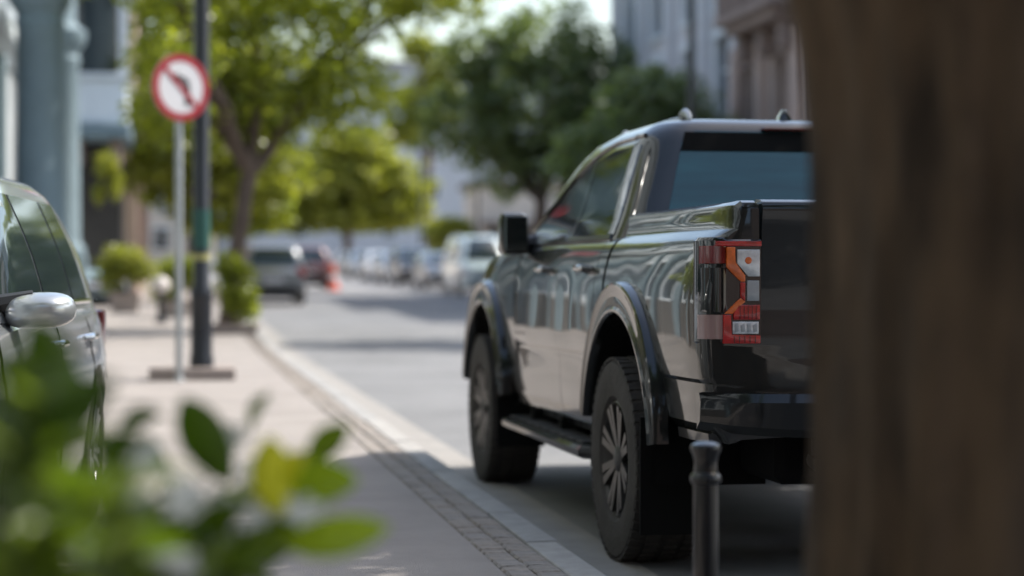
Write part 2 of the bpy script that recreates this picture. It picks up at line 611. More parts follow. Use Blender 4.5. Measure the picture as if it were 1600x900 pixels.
# ------------------------------------------------------------------ the pickup truck
def make_truck():
    t = empty('pickup_truck')
    tag(t, 'large glossy black double-cab pickup truck parked at the kerb', 'pickup truck')
    bp = M['black_paint']
    ZX = [.46, .49, .56, .70, .775, .79, .90, 1.02, 1.12, 1.20, 1.265, 1.300, 1.325, 1.36, 1.388, 1.406, 1.417]
    XX = [.87, .905, .922, .934, .937, .949, .957, .960, .955, .938, .917, .893, .856, .847, .846, .838, .822]
    def taper(y):
        return catmull(y, [-1.2, -1.12, -.95, -.5, 2.9, 3.5, 3.9, 4.15, 4.24], [.965, .982, .995, 1, 1, .985, .93, .84, .76])
    Z2 = [.46, .49, .56, .66, .74, .80, .818, .87, .93, 1.02, 1.12, 1.20, 1.265, 1.300, 1.325, 1.36, 1.388, 1.406, 1.417]
    X2 = [.87, .905, .926, .934, .9355, .9395, .948, .959, .961, .957, .953, .938, .917, .893, .856, .847, .846, .838, .822]
    def sx(y, z):
        k = max(0.0, min(1.0, (y + .45) / .3))
        wob = .0042 * noise.noise(Vector((y * 2.0, z * 3.0, 3.3))) + .0012 * math.sin(y * 3.1 + z * 2)
        return (catmull(z, ZX, XX) * (1 - k) + catmull(z, Z2, X2) * k) * taper(y) + wob
    knots = sorted(set(ZX + [.74, .80, .809, .818, .87, .93, .63, .84, .96, 1.07, 1.16, 1.23, 1.285, 1.32]))
    def panel(name, y0, y1, z0, z1, s, ny=14, thick=.05, m=bp, slant=0.0):
        bm = bmesh.new()
        zk = [z0] + [z for z in knots if z0 + .005 < z < z1 - .005] + [z1]
        rings = []
        for i in range(ny + 1):
            y = y0 + (y1 - y0) * i / ny
            o_ = [(s * sx(y, z), y + slant * (z - z0), z) for z in zk]
            i_ = [(s * (sx(y, z) - thick), y + slant * (z - z0), z) for z in zk]
            rings.append(o_ + list(reversed(i_)))
        loft(bm, rings)
        return from_bm(name, bm, m, t, sharp=28)
    # arches
    AR, AZ = .565, .445
    FY = 3.27
    # cargo bed: outer shell with open box
    bm = bmesh.new()
    rings = []
    def xi(y): return .7385 if y < -1.0 else .765
    ys = [-1.168, -1.160] + list(np.linspace(-1.14, .34, 26))
    for y in ys:
        e = {-1.168: .022, -1.160: .008}.get(y, 0)
        half = [(0, .62), (.80, .58), (.87 * taper(y), .565)] + [(sx(y, z) - e, z - (e if z > 1.38 else 0)) for z in knots if z > .57] + [(.80, 1.422 - e), (xi(y) + .012, 1.422 - e), (xi(y), 1.412 - e), (xi(y), .95), (0, .94)]
        rings.append(half_to_ring(half, y))
    loft(bm, rings)
    bed_o = from_bm('cargo_bed', bm, bp, t, sharp=28)
    boolean(bed_o, [cutter_cyl(-1.3, 1.3, 0, AZ, AR)])
    # rear corner posts below lights are part of the bed; dark inner tub
    box('bed_floor', -.76, .76, -1.1, .33, .945, .955, M['plastic'], t)
    # cab lower core (dark), doors, sills
    box('cab_floor', -.84, .84, .42, 2.5, .46, 1.30, M['dark'], t)
    for s in (-1, 1):
        panel('door', .52, 1.325, .50, 1.318, s, slant=.03)
        panel('door', 1.335, 2.40, .50, 1.318, s, slant=.0)
        panel('cab_side', .36, .512, .50, 1.318, s, ny=6, slant=.03)
        panel('sill', .56, 2.72, .455, .495, s, thick=.12)
    # handles
    for s in (-1, 1):
        for yh in (.74, 1.62):
            bm = bmesh.new()
            x = sx(yh, 1.19)
            tube(bm, [(s * (x - .005), yh - .11, 1.188), (s * (x + .03), yh - .085, 1.19), (s * (x + .036), yh, 1.19), (s * (x + .03), yh + .085, 1.19), (s * (x - .005), yh + .11, 1.188)], [.012, .016, .018, .016, .012], 10)
            from_bm('door_handle', bm, M['black_gloss'], t)
    # arch cuts for the doors (rear door) and the cab side
    for o in [c for c in t.children if c.name.startswith(('door', 'cab_side', 'sill', 'cab_floor')) and not c.name.startswith('door_h')]:
        boolean(o, [cutter_cyl(-1.3, 1.3, 0, AZ, AR), cutter_cyl(-1.3, 1.3, FY, AZ, AR)])
    # front body: fenders and hood
    bm = bmesh.new()
    rings = []
    for y in np.linspace(2.41, 4.24, 34):
        zs = catmull(y, [2.41, 3.0, 3.5, 3.9, 4.1, 4.24], [1.312, 1.30, 1.262, 1.19, 1.12, 1.02])
        zc = catmull(y, [2.41, 3.0, 3.5, 3.9, 4.1, 4.24], [1.335, 1.335, 1.30, 1.225, 1.15, 1.04])
        zb = catmull(y, [2.41, 3.6, 4.0, 4.24], [.46, .46, .44, .55])
        tp = taper(y)
        half = [(0, zb), (.80 * tp, zb), (.88 * tp, zb + .02)]
        for f in (.12, .26, .4, .55, .7, .82, .9, .96):
            z = zb + (zs - zb) * f
            zz = .46 + (1.305 - .46) * f
            half.append((catmull(zz, ZX, XX) * tp, z))
        half += [(.872 * tp, zs), (.80 * tp, zs + (zc - zs) * .4), (.66 * tp, zs + (zc - zs) * .62), (.60 * tp, zs + (zc - zs) * .95), (.3 * tp, zc), (0, zc)]
        rings.append(half_to_ring(half, y))
    loft(bm, rings)
    fb = from_bm('front_body', bm, bp, t, sharp=28)
    boolean(fb, [cutter_cyl(-1.3, 1.3, FY, AZ, AR)])
    # wheel liners
    for yc in (0, FY):
        for s in (-1, 1):
            bm = bmesh.new()
            ra, rb = [], []
            for i in range(19):
                a = math.pi * (-.05 + 1.1 * i / 18)
                ra.append((s * .958, yc + (AR - .01) * math.cos(a), AZ + (AR - .01) * math.sin(a)))
                rb.append((s * .52, yc + (AR - .01) * math.cos(a), AZ + (AR - .01) * math.sin(a)))
            grid(bm, [ra, rb, [(s * .52, yc, AZ)] * 19])
            bmesh.ops.remove_doubles(bm, verts=bm.verts, dist=1e-4)
            from_bm('wheel_liner', bm, M['dark'], t)
    # flares
    for yc in (0, FY):
        for s in (-1, 1):
            bm = bmesh.new()
            rings = []
            for i in range(41):
                a = math.pi * (.06 + .90 * i / 40)
                ca, sa = math.cos(a), math.sin(a)
                k = 1 + .02 * abs(math.cos(a)) ** 3
                th_ = 1 - .45 * max(0, 1 - math.sin(a) * 1.25)
                prof = [(AR - .004, .93), (AR - .006, .986), (AR + .002, .996), (AR + .012, .997), (AR + .022, .988), (AR + .095, .9865), (AR + .110, .992), (AR + .120, .988), (AR + .126, .972), (AR + .127, .93)]
                rings.append([(s * x, yc + (AR + (r - AR) * th_) * k * ca, AZ + (AR + (r - AR) * th_) * sa) for r, x in prof])
            loft(bm, rings)
            from_bm('wheel_arch_flare', bm, bp, t, sharp=40)
    for yc in (0, FY):
        for s in (-1, 1):
            wheel(t, s * .855, yc, .415, .415, .285, s, .235, M['rubber'], M['rim_dark'], 8)
    # axles, chassis, spare wheel, exhaust, hitch
    bm = bmesh.new()
    for s in (-1, 1):
        add_box(bm, s * .45 - .05, s * .45 + .05, -1.1, 3.9, .50, .64)
    tube(bm, [(-.8, 0, .415), (.8, 0, .415)], .055, 10)
    tube(bm, [(-.8, FY, .40), (.8, FY, .40)], .045, 10)
    tube(bm, [(0, 0, .415), (0, 2.6, .5)], .045, 10)
    lathe(bm, [(.02, -.14), (.13, -.08), (.15, 0), (.13, .08), (.02, .14)], 14, 'y', (0.02, 0, .415))
    add_box(bm, -.4, .4, .6, 2.3, .42, .5, .03)
    add_box(bm, -.62, .62, -1.0, -.45, .40, .60, .03)
    add_box(bm, -.70, .70, .60, 2.65, .33, .52, .04)
    add_box(bm, -.55, .55, 2.65, 3.95, .36, .60, .04)
    from_bm('chassis', bm, M['dark'], t)
    bm = bmesh.new()
    lathe(bm, [(.22, -.1), (.37, -.12), (.40, -.04), (.40, .04), (.37, .12), (.22, .1)], 28, 'z', (0, -.62, .52))
    from_bm('spare_wheel', bm, M['rubber'], t)
    bm = bmesh.new()
    tube(bm, [(-.50, .3, .52), (-.50, -.6, .52), (-.48, -.95, .50), (-.47, -1.12, .47)], .032, 12)
    from_bm('exhaust_pipe', bm, M['steel_dark'], t)
    bm = bmesh.new()
    add_box(bm, -.5, .5, -1.1, -1.02, .50, .58, .01)
    add_box(bm, -.05, .05, -1.36, -1.02, .48, .54, .008)
    lathe(bm, [(.018, .54), (.018, .58), (.027, .6), (.02, .625), (.004, .63)], 12, 'z', (0, -1.33, 0))
    from_bm('tow_hitch', bm, M['steel_dark'], t)
    # mud flaps
    for s in (-1, 1):
        box('mud_flap', s * .86 - .15, s * .86 + .15, -.535, -.52, .17, .62, M['dark'], t)
        box('mud_flap', s * .86 - .13, s * .86 + .13, FY - .545, FY - .53, .24, .60, M['dark'], t)
    # running boards
    for s in (-1, 1):
        bm = bmesh.new()
        rings = []
        for y, k in ((.52, .55), (.60, 1), (2.48, 1), (2.60, .5)):
            xo = .82 + .185 * k
            rings.append([(s * .80, y, .372), (s * (xo - .02), y, .362), (s * xo, y, .375), (s * (xo + .003), y, .40), (s * (xo - .012), y, .418), (s * .80, y, .425)])
        loft(bm, rings)
        b = from_bm('running_board', bm, M['flare'], t)
        bm = bmesh.new()
        for k in range(9):
            add_box(bm, s * .90 - .06, s * .90 + .06, .72 + k * .2, .88 + k * .2, .4215, .427)
        from_bm('step_tread', bm, M['plastic'], b)
        bm = bmesh.new()
        pass
        bm.free()
        for y in (.8, 1.5, 2.2):
            box('bracket', s * .7 - .2, s * .7 + .16, y - .03, y + .03, .40, .47, M['dark'], b)
    # tailgate
    bm = bmesh.new()
    rows = []
    for k, (z, y) in enumerate(((.80, -1.135), (.815, -1.168), (.86, -1.172), (.90, -1.160), (1.02, -1.158), (1.14, -1.160), (1.22, -1.172), (1.33, -1.178), (1.385, -1.19), (1.402, -1.188), (1.416, -1.178), (1.425, -1.158), (1.428, -1.11))):
        rows.append([(x, y + .008 * (abs(x) / .72) ** 6, z) for x in np.linspace(-.729, .729, 15)])
    back = [[(x, -1.09, z) for x in np.linspace(-.729, .729, 15)] for z in (.80, 1.428)]
    rows2 = rows + [back[1], back[0]]
    vr = grid(bm, rows2 + [rows2[0]])
    bmesh.ops.remove_doubles(bm, verts=bm.verts, dist=1e-5)
    bmesh.ops.holes_fill(bm, edges=[e for e in bm.edges if e.is_boundary], sides=0)
    tg = from_bm('tailgate', bm, bp, t, sharp=30)
    box('handle', -.16, .16, -1.19, -1.165, 1.20, 1.29, M['black_gloss'], tg, .012, 2)
    # tail lights
    for s in (-1, 1):
        tl = bpy.data.objects.new('tail_light', None)
        COL.objects.link(tl)
        tl.parent = t
        def P(pts): return [(s * (.731 + (1187 - px) * .00212), 1.283 - (py - 375) * .00226) for px, py in pts]
        # housing wraps round the corner
        bm = bmesh.new()
        rings = []
        for z, k in ((.912, .0), (.925, 1), (1.10, 1), (1.28, 1), (1.292, .0)):
            ins = .012 * (1 - k)
            o_ = [(.733, -1.10), (.733, -1.172 + ins), (.82, -1.172 + ins), (.868, -1.171 + ins), (.902 - ins, -1.162), (.929 - ins, -1.142), (.946 - ins, -1.11), (.952 - ins, -1.075), (.90, -1.06)]
            rings.append([(s * x, y, z) for x, y in o_])
        loft(bm, rings)
        from_bm('housing', bm, M['black_gloss'], tl)
        Y0, Y1 = -1.178, -1.160
        def L(name, pts, m, y0=Y0, y1=Y1):
            prism_obj(name, P(pts), 'y', y0 - .004, y1, m, tl, .0025)
        L('red_strip', [(1108, 377), (1186, 377), (1186, 385), (1108, 385)], M['red_lens'])
        L('amber_lens', [(1126, 386), (1141, 386), (1140, 410), (1158, 430), (1158, 440), (1150, 440), (1126, 418)], M['orange_lens'])
        L('red_link', [(1150, 441), (1158, 441), (1158, 470), (1150, 464)], M['red_lens'])
        L('amber_link', [(1150, 465), (1158, 471), (1136, 490), (1122, 490)], M['orange_lens'])
        L('red_lens', [(1120, 491), (1134, 491), (1134, 523), (1184, 523), (1184, 536), (1120, 536)], M['red_lens'])
        L('clear_lens', [(1144, 390), (1183, 390), (1183, 432), (1163, 432), (1144, 412)], M['white_lens'])
        L('grey_lens', [(1161, 438), (1182, 438), (1182, 470), (1161, 470)], M['grey_lens'])
        L('red_lens', [(1146, 476), (1183, 476), (1183, 499), (1138, 499), (1138, 488)], M['red_lens'])
        L('bulb', [(1163 + 6 * math.cos(q), 407 + 6 * math.sin(q)) for q in np.linspace(0, 5.6, 9)], M['orange_lens'], -1.181, -1.170)
        for q in range(4):
            L('reflector_cell', [(1139 + q * 10.5, 505 + (q % 2) * 3), (1146 + q * 10.5, 504), (1147 + q * 10.5, 517), (1140 + q * 10.5, 519)], M['grey_lens'], -1.180, -1.170)
        L('clear_lens', [(1136, 502), (1181, 502), (1181, 521), (1136, 521)], M['white_lens'])
        for q in range(5):
            L('rib', [(1148 + q * 7, 477), (1149.5 + q * 7, 477), (1149.5 + q * 7, 498), (1148 + q * 7, 498)], M['red_dark'], -1.1795, -1.17)
            L('rib', [(1138 + q * 9, 524), (1140 + q * 9, 524), (1140 + q * 9, 535), (1138 + q * 9, 535)], M['red_dark'], -1.1795, -1.17)
        # side pieces on the wrapped flank
        def flank(name, z0, z1, m, ex=0.0):
            bm = bmesh.new()
            o_ = [(.870, -1.176), (.906, -1.168), (.932, -1.150), (.946, -1.128)]
            o_ = [(x + ex, y - ex * .5) for x, y in o_]
            rings = [[(s * x, y, z) for x, y in o_] + [(s * (x - .02), y + .01, z) for x, y in reversed(o_)] for z in (z0, z1)]
            loft(bm, rings)
            from_bm(name, bm, m, tl)
        flank('red_reflector', 1.20, 1.262, M['red_smoke'])
        flank('side_lens', 1.03, 1.185, M['black_gloss'])
        flank('pale_lens', .935, 1.02, M['pink_lens'], .007)
    # rear bumper
    bm = bmesh.new()
    rings = []
    for u in np.linspace(-1, 1, 25):
        x = u * .945
        cy = abs(u) ** 6 * .16
        z0, z1 = .585 + .03 * abs(u) ** 4, .745
        rings.append([(x, -1.10, z0 + .01), (x, -1.25 + cy, z0), (x, -1.295 + cy, z0 + .03), (x, -1.305 + cy, z1 - .03), (x, -1.285 + cy, z1), (x, -1.16, z1 + .004), (x, -1.08, z1)])
    loft(bm, rings)
    rb = from_bm('rear_bumper', bm, M['flare'], t)
    box('step_pad', -.5, .5, -1.28, -1.17, .746, .754, M['plastic'], rb)
    box('number_plate', -.26, .26, -1.312, -1.300, .61, .72, M['sign_white'], rb)
    for s in (-1, 1):
        pass
        # corner trim under the light, down to the bumper
        panel('bumper_side', -1.12, -.76, .565, .60, s, ny=5, thick=.1, m=M['flare'])
    # greenhouse
    T = dict(z=[1.30, 1.40, 1.52, 1.64, 1.74, 1.80, 1.825], y0=[.40, .43, .49, .55, .60, .635, .66], y1=[3.02, 2.90, 2.72, 2.50, 2.26, 2.05, 1.92],
             W=[.885, .834, .786, .742, .702, .665, .628], r0=.15, r1=.55, e1=.30, bow=.06)
    gh, gx, tab = greenhouse('cab', T, bp, t)
    def zt(y): return catmull(y, [.6, 1.1, 1.4, 1.74, 2.1, 2.3, 2.46], [1.735, 1.735, 1.708, 1.625, 1.492, 1.408, 1.345])
    def cols(u0, u1, n=14):
        out = []
        for i in range(n + 1):
            u = u0 + (u1 - u0) * i / n
            yb, yt = .525 + u * 1.935, .700 + u * 1.750
            out.append((yb, 1.335, yt, zt(yt)))
        return out
    for s in (-1, 1):
        side_glass('side_window', gx, cols(0, .425), s, M['glass'], t)
        side_glass('side_window', gx, cols(.455, 1), s, M['glass'], t)
        side_glass('door_pillar', gx, cols(.422, .458, 3), s, M['black_gloss'], t, off=.008)
        side_glass('belt_moulding', gx, [(y, 1.318, y + .012, 1.340) for y in np.linspace(.53, 2.5, 14)], s, M['flare'], t, off=.012, nv=3)
        # drip moulding over the doors: a raised bright-edged rib
        bm = bmesh.new()
        pts = []
        for y in np.linspace(.72, 2.5, 24):
            z = zt(y) + .045
            pts.append((s * (gx(y, z) + .004), y, z))
        tube(bm, pts, .011, 6)
        from_bm('drip_rail', bm, bp, t)
    rw = end_glass('rear_window', tab, 'y0', 1.37, 1.795, .665, .525, M['glass_rear'], t, rc=.05)
    end_glass('window_top_band', tab, 'y0', 1.705, 1.790, .555, .522, M['dark'], rw, off=.011, nz=4)  # matte black band laid across the top of the rear glass
    end_glass('windscreen', tab, 'y1', 1.36, 1.785, .62, .42, M['glass'], t, bow=.06)
    bm = bmesh.new()
    add_box(bm, -.17, .17, .60, .66, 1.797, 1.815, .006)
    from_bm('brake_light', bm, M['red_dark'], t)
    # roof rails, antenna
    for s in (-1, 1):
        bm = bmesh.new()
        tube(bm, [(s * .455, .86, 1.862), (s * .458, .95, 1.866), (s * .46, 1.1, 1.868), (s * .46, 1.5, 1.866), (s * .455, 1.85, 1.858), (s * .45, 2.0, 1.842)], [.016, .016, .015, .014, .014, .012], 10)
        rl = from_bm('roof_rail', bm, M['flare'], t)
        for yy_, zz_ in ((.86, 1.866), (2.0, 1.845)):
            bm = bmesh.new()
            tube(bm, [(s * .455, yy_ - .07, zz_ - .012), (s * .455, yy_ - .045, zz_ + .012), (s * .456, yy_, zz_ + .026), (s * .456, yy_ + .05, zz_ + .018), (s * .456, yy_ + .08, zz_ - .012)], [.010, .018, .022, .018, .010], 10)
            from_bm('rail_foot', bm, M['steel'], rl)
    bm = bmesh.new()
    rings = []
    for k, (z, ya, yb, wd) in enumerate(((1.855, .80, .98, .035), (1.88, .81, .95, .024), (1.905, .815, .90, .010), (1.912, .82, .87, .004))):
        rings.append([(-wd, ya + .01, z), (0, ya, z), (wd, ya + .01, z), (wd * .6, (ya + yb) / 2, z), (0, yb, z), (-wd * .6, (ya + yb) / 2, z)])
    loft(bm, rings)
    from_bm('antenna_fin', bm, bp, t)
    # mirrors
    for s in (-1, 1):
        bm = bmesh.new()
        rings = []
        for y, k in ((2.20, .90), (2.215, 1.0), (2.29, 1.0), (2.36, .86), (2.40, .5)):
            pts = [(-.115, -.105), (-.10, -.125), (.09, -.125), (.115, -.10), (.125, .08), (.105, .12), (-.06, .125), (-.105, .10)]
            rings.append([(s * (.985 + x * k * .62), y, 1.375 + z * k * .86) for x, z in pts])
        loft(bm, rings)
        mo = from_bm('door_mirror', bm, bp, t, sharp=45)
        box('mirror_glass', s * .985 - .058, s * .985 + .058, 2.188, 2.1985, 1.285, 1.465, M['mirror_dark'], mo, .004)
        bm = bmesh.new()
        tube(bm, [(s * .84, 2.36, 1.33), (s * .90, 2.33, 1.325), (s * .99, 2.30, 1.30)], [.05, .04, .035], 8)
        from_bm('mirror_arm', bm, M['plastic'], mo)
    # front: headlights, grille, bumper
    for s in (-1, 1):
        prism_obj('headlight', [(s * .52, 1.02), (s * .78, 1.02), (s * .78, .86), (s * .72, .82), (s * .54, .90)], 'y', 4.10, 4.255, M['white_lens'], t)
    box('grille', -.52, .52, 4.15, 4.27, .82, 1.02, M['plastic'], t, .01)
    bm = bmesh.new()
    rings = []
    for u in np.linspace(-1, 1, 17):
        x = u * .93
        cy = -abs(u) ** 4 * .32
        rings.append([(x, 3.9, .50), (x, 4.2 + cy, .48), (x, 4.29 + cy, .55), (x, 4.29 + cy, .72), (x, 4.22 + cy, .78), (x, 3.9, .78)])
    loft(bm, rings)
    from_bm('front_bumper', bm, M['flare'], t)
    t.location = (2.752, 8.143, 0)
    t.rotation_euler = (0, 0, R(0.97))
    return t
make_truck()
# ------------------------------------------------------------------ other vehicles
PAINT = {}
def paint(name, col, metal=0.0, rough=0.3):
    if name not in PAINT:
        PAINT[name] = mat('paint_' + name, col, rough, metal, coat=1.0)
    return PAINT[name]

def make_car(name, style, pm, near=False):
    """y forward, origin on the ground under the middle of the car"""
    D = {
        'suv': dict(L=4.5, W=.92, H=1.66, belt=1.02, wb=2.66, r=.34, front_oh=.88,
                    hood=[.98, 1.00, .97, .90, .78], gy=[-2.12, -2.0, -1.85], wy=[1.10, .55, .15]),
        'hatch': dict(L=4.1, W=.87, H=1.49, belt=.93, wb=2.55, r=.31, front_oh=.80,
                      hood=[.90, .90, .86, .78, .66], gy=[-1.90, -1.75, -1.50], wy=[1.15, .60, .10]),
        'sedan': dict(L=4.6, W=.89, H=1.46, belt=.93, wb=2.68, r=.32, front_oh=.90,
                      hood=[.90, .90, .86, .79, .67], gy=[-1.75, -1.35, -1.0], wy=[1.20, .65, .20]),
        'van': dict(L=5.0, W=.97, H=2.02, belt=1.12, wb=3.0, r=.34, front_oh=.90,
                    hood=[1.12, 1.10, 1.05, .98, .84], gy=[-2.44, -2.40, -2.32], wy=[1.72, 1.25, .85]),
    }[style]
    L, W, H, belt, wb, r = D['L'], D['W'], D['H'], D['belt'], D['wb'], D['r']
    yf = L / 2
    ya_f = yf - D['front_oh']
    ya_r = ya_f - wb
    t = empty(name)
    gbot = .20
    wyb = D['wy'][0]
    # lower body
    ys = [-L / 2, -L / 2 + .06, -L / 2 + .25, -L / 2 + .7, 0, wyb, yf - .75, yf - .30, yf - .08, yf]
    hw = [W * .80, W * .91, W * .975, W, W, W, W * .985, W * .93, W * .80, W * .62]
    hd = D['hood']
    rear = belt if style != 'sedan' else belt + .02
    sh = [rear - .16, rear - .03, rear, belt, belt, hd[0], hd[1], hd[2], hd[3], hd[4]]
    zb = [.36, .30, .26, gbot, gbot, gbot, gbot, .22, .26, .34]
    bm = bmesh.new()
    rings = []
    for y in np.linspace(-L / 2, yf, 44 if near else 30):
        a, s_, b = catmull(y, ys, hw), catmull(y, ys, sh), catmull(y, ys, zb)
        hh = s_ - b
        half = [(0, b), (a * .86, b), (a * .95, b + .025), (a * .975, b + hh * .16), (a * .985, b + hh * .34), (a * 1.0, b + hh * .5), (a * .998, b + hh * .66), (a * .985, b + hh * .74), (a * .975, b + hh * .86),
                (a * .95, b + hh * .95), (a * .90, s_), (a * .72, s_ + .03), (a * .4, s_ + .045), (0, s_ + .05)]
        rings.append(half_to_ring(half, y))
    loft(bm, rings)
    body = from_bm('body', bm, pm, t, sharp=30)
    cut = [cutter_cyl(-1.2, 1.2, ya_f, r, r + .055, 32), cutter_cyl(-1.2, 1.2, ya_r, r, r + .055, 32)]
    boolean(body, cut)
    box('underbody', -W * .80, W * .80, ya_r - .5, ya_f + .5, .19, .62, M['dark'], t)
    # greenhouse
    g0 = D['gy']; g1 = D['wy']
    zr = H - .05
    zz = [belt - .03, belt + (zr - belt) * .35, belt + (zr - belt) * .7, zr - .02, zr]
    T = dict(z=zz, y0=[g0[0], g0[0] * .72 + g0[1] * .28, g0[1], g0[2] - .02, g0[2] + .03], y1=[wyb + .05, g1[0] * .55 + g1[1] * .45 + .02, g1[1], g1[2] + .06, g1[2]],
             W=[W * .925, W * .86, W * .78, W * .70, W * .665], r0=.16, r1=.50, e1=.26, bow=.10)
    gh, gx, tab = greenhouse('cabin', T, pm, t)
    zt0 = zr - .075
    def zt(y):
        return min(zt0, max(belt + .02, belt + .03 + (zt0 - belt - .03) * (tab_inv(y))))
    def tab_inv(y):
        # height fraction allowed under the A pillar
        ytop, ybot = g1[2] + .02, wyb - .28
        return 1.0 if y <= ytop else max(0.0, 1 - ((y - ytop) / (ybot - ytop)) ** 1.25)
    yr = g0[1] + .22
    y_front = wyb - .30
    cuts = [yr, yr + (y_front - yr) * .22, yr + (y_front - yr) * .56, y_front]
    for s in (-1, 1):
        for k in range(3):
            cols = []
            for i in range(9):
                y = cuts[k] + .025 + (cuts[k + 1] - cuts[k] - .05) * i / 8
                cols.append((y, belt + .03, y + (.10 * (1 - i / 8) if k == 0 else 0), zt(y)))
            if style == 'van' and k == 0: continue
            side_glass('side_window', gx, cols, s, M['glass_far'], t)
        bm = bmesh.new()
        for k in (1, 2):
            pass
        pts = [(s * (gx(y, belt + .018) + .004), y, belt + .018) for y in np.linspace(yr, y_front, 12)]
        tube(bm, pts, .012, 6)
        from_bm('window_trim', bm, M['chrome'] if near else M['plastic'], t)
    rz0, rz1 = belt + .07, zr - .06
    end_glass('rear_window', tab, 'y0', rz0, rz1, W * .72, W * .56, M['glass_far'], t, rc=.05, off=.012)
    end_glass('windscreen', tab, 'y1', belt + .05, zr - .04, W * .66, W * .46, M['glass_far'], t, bow=.10, off=.012)
    for ya in (ya_f, ya_r):
        for s in (-1, 1):
            wheel(t, s * (W - .115), ya, r, r, .21, s, r * .64, M['rubber'], M['rim'], 5, tread=False, n=28)
    # lights, grille, plates, bumpers
    for s in (-1, 1):
        z = hd[4] - .045
        bm = bmesh.new()
        rings = []
        for q, (x, dy) in enumerate(((.52, .004), (.66, -.018), (.78, -.066), (.88, -.16), (.94, -.30))):
            hgt = .068 - .007 * q
            x0 = s * x * W
            yy0 = yf + dy - .012
            rings.append([(x0, yy0 + .03, z - hgt), (x0 + s * .012, yy0 + .045, z), (x0, yy0 + .01, z + hgt), (x0 - s * .06, yy0 - .12, z + hgt), (x0 - s * .06, yy0 - .1, z - hgt)])
        loft(bm, rings)
        from_bm('headlight', bm, M['white_lens'], t)
        zr_ = belt - .10
        hgt = .16 if style in ('suv', 'van') else .10
        box('tail_light', min(s * W * .70, s * W * .945), max(s * W * .70, s * W * .945), -L / 2 + .02, -L / 2 + .16, zr_ - hgt, zr_ + hgt * .7, M['red_dark'] if near else M['red_lens'], t, .02, 2)
        # mirror
        bm = bmesh.new()
        rings = []
        my = wyb - .42
        for y, k in ((my - .055, .9), (my - .045, 1), (my + .02, 1), (my + .075, .78), (my + .105, .4)):
            pts = [(-.12, -.06), (-.06, -.082), (.08, -.075), (.125, -.03), (.12, .045), (.07, .08), (-.07, .072), (-.12, .03)]
            rings.append([(s * (W + (.035 if near else .10) + x * k), y, belt + (.012 if near else .105) + zq * k * (.82 if near else 1)) for x, zq in pts])
        loft(bm, rings)
        mo = from_bm('door_mirror', bm, pm, t, sharp=50 if not near else 180)
        if near:
            sd = mo.modifiers.new('s', 'SUBSURF'); sd.levels = 2; sd.render_levels = 2
        bm = bmesh.new()
        tube(bm, [(s * (W * .90), my + .02, belt + .03), (s * (W + .02), my + .015, belt + .05)], [.035, .03], 8)
        from_bm('mirror_arm', bm, M['plastic'], mo)
        for yh in ((-1.05, -.08) if near else (-.35, .55)):
            bm = bmesh.new()
            xh = W * .985
            tube(bm, [(s * (xh - .01), yh - .1, belt - .13), (s * (xh + .022), yh - .07, belt - .128), (s * (xh + .022), yh + .07, belt - .128), (s * (xh - .01), yh + .1, belt - .13)], .014, 8)
            from_bm('door_handle', bm, M['chrome'] if near else pm, t)
    box('grille', -.42, .42, yf - .12, yf + .018, hd[3] - .22, hd[3] - .10, M['plastic'], t, .015, 2)
    box('lower_grille', -.55, .55, yf - .16, yf + .006, .34, .46, M['plastic'], t, .015, 2)
    box('number_plate', -.26, .26, -L / 2 - .022, -L / 2 + .02, belt - .40, belt - .29, M['sign_white'], t)
    box('front_plate', -.26, .26, yf + .004, yf + .03, .48, .59, M['sign_white'], t)
    bm = bmesh.new()
    rings = []
    for u in np.linspace(-1, 1, 11):
        x = u * W * .93
        cy = abs(u) ** 4 * .17
        rings.append([(x, -L / 2 + .25, .30), (x, -L / 2 - .05 + cy, .32), (x, -L / 2 - .075 + cy, .40), (x, -L / 2 - .07 + cy, .52), (x, -L / 2 + .2, .56)])
    loft(bm, rings)
    from_bm('rear_bumper', bm, M['plastic'], t)
    # seams and rails
    if style in ('suv', 'van'):
        for s in (-1, 1):
            bm = bmesh.new()
            tube(bm, [(s * W * .60, g0[2] + .12, H - .035), (s * W * .61, g0[2] + .25, H + .02), (s * W * .61, g1[2] - .25, H + .02), (s * W * .60, g1[2] - .10, H - .035)], .018, 8)
            from_bm('roof_rail', bm, M['alu'], t)
    if near:
        # door seams as real grooves would be; black gaps between panels
        for s in (-1, 1):
            for yc in (-1.15, -.18, wyb + .02):
                bm = bmesh.new()
                pts = []
                for z in np.linspace(.34, belt - .03, 12):
                    hh = belt - gbot
                    f = (z - gbot) / hh
                    xx = W * float(np.interp(f, [0, .16, .34, .5, .66, .74, .86, .95, 1], [.95, .975, .985, 1, .998, .985, .975, .95, .90]))
                    pts.append((s * (xx + .0005), yc, z))
                tube(bm, pts, .004, 5)
                from_bm('door_seam', bm, M['dark'], t)
    return t

def recolour(root, pm_old, pm_new):
    for o in [root] + list(root.children_recursive):
        if o.type == 'MESH':
            for sl_ in o.material_slots:
                if sl_.material == pm_old:
                    sl_.link = 'OBJECT'
                    sl_.material = pm_new

def put(t, x, y, rz, base=None):
    t.location = (x, y, (gz(y) if base is None else base))
    t.rotation_euler = (math.atan((gz(y + 1) - gz(y - 1)) / 2) * math.cos(rz), 0, rz)

silver = paint('silver', (0.40, 0.42, 0.43), 0.55, 0.28)
grey = paint('grey', (0.20, 0.21, 0.22), 0.5)
white = paint('white', (0.72, 0.73, 0.74))
blueish = paint('pale_blue', (0.36, 0.48, 0.54), 0.2)
dark = paint('dark', (0.02, 0.022, 0.026))
teal = paint('teal_white', (0.55, 0.66, 0.68))
beige = paint('beige', (0.45, 0.42, 0.38), 0.4)
maroon = paint('maroon', (0.12, 0.05, 0.05), 0.2)

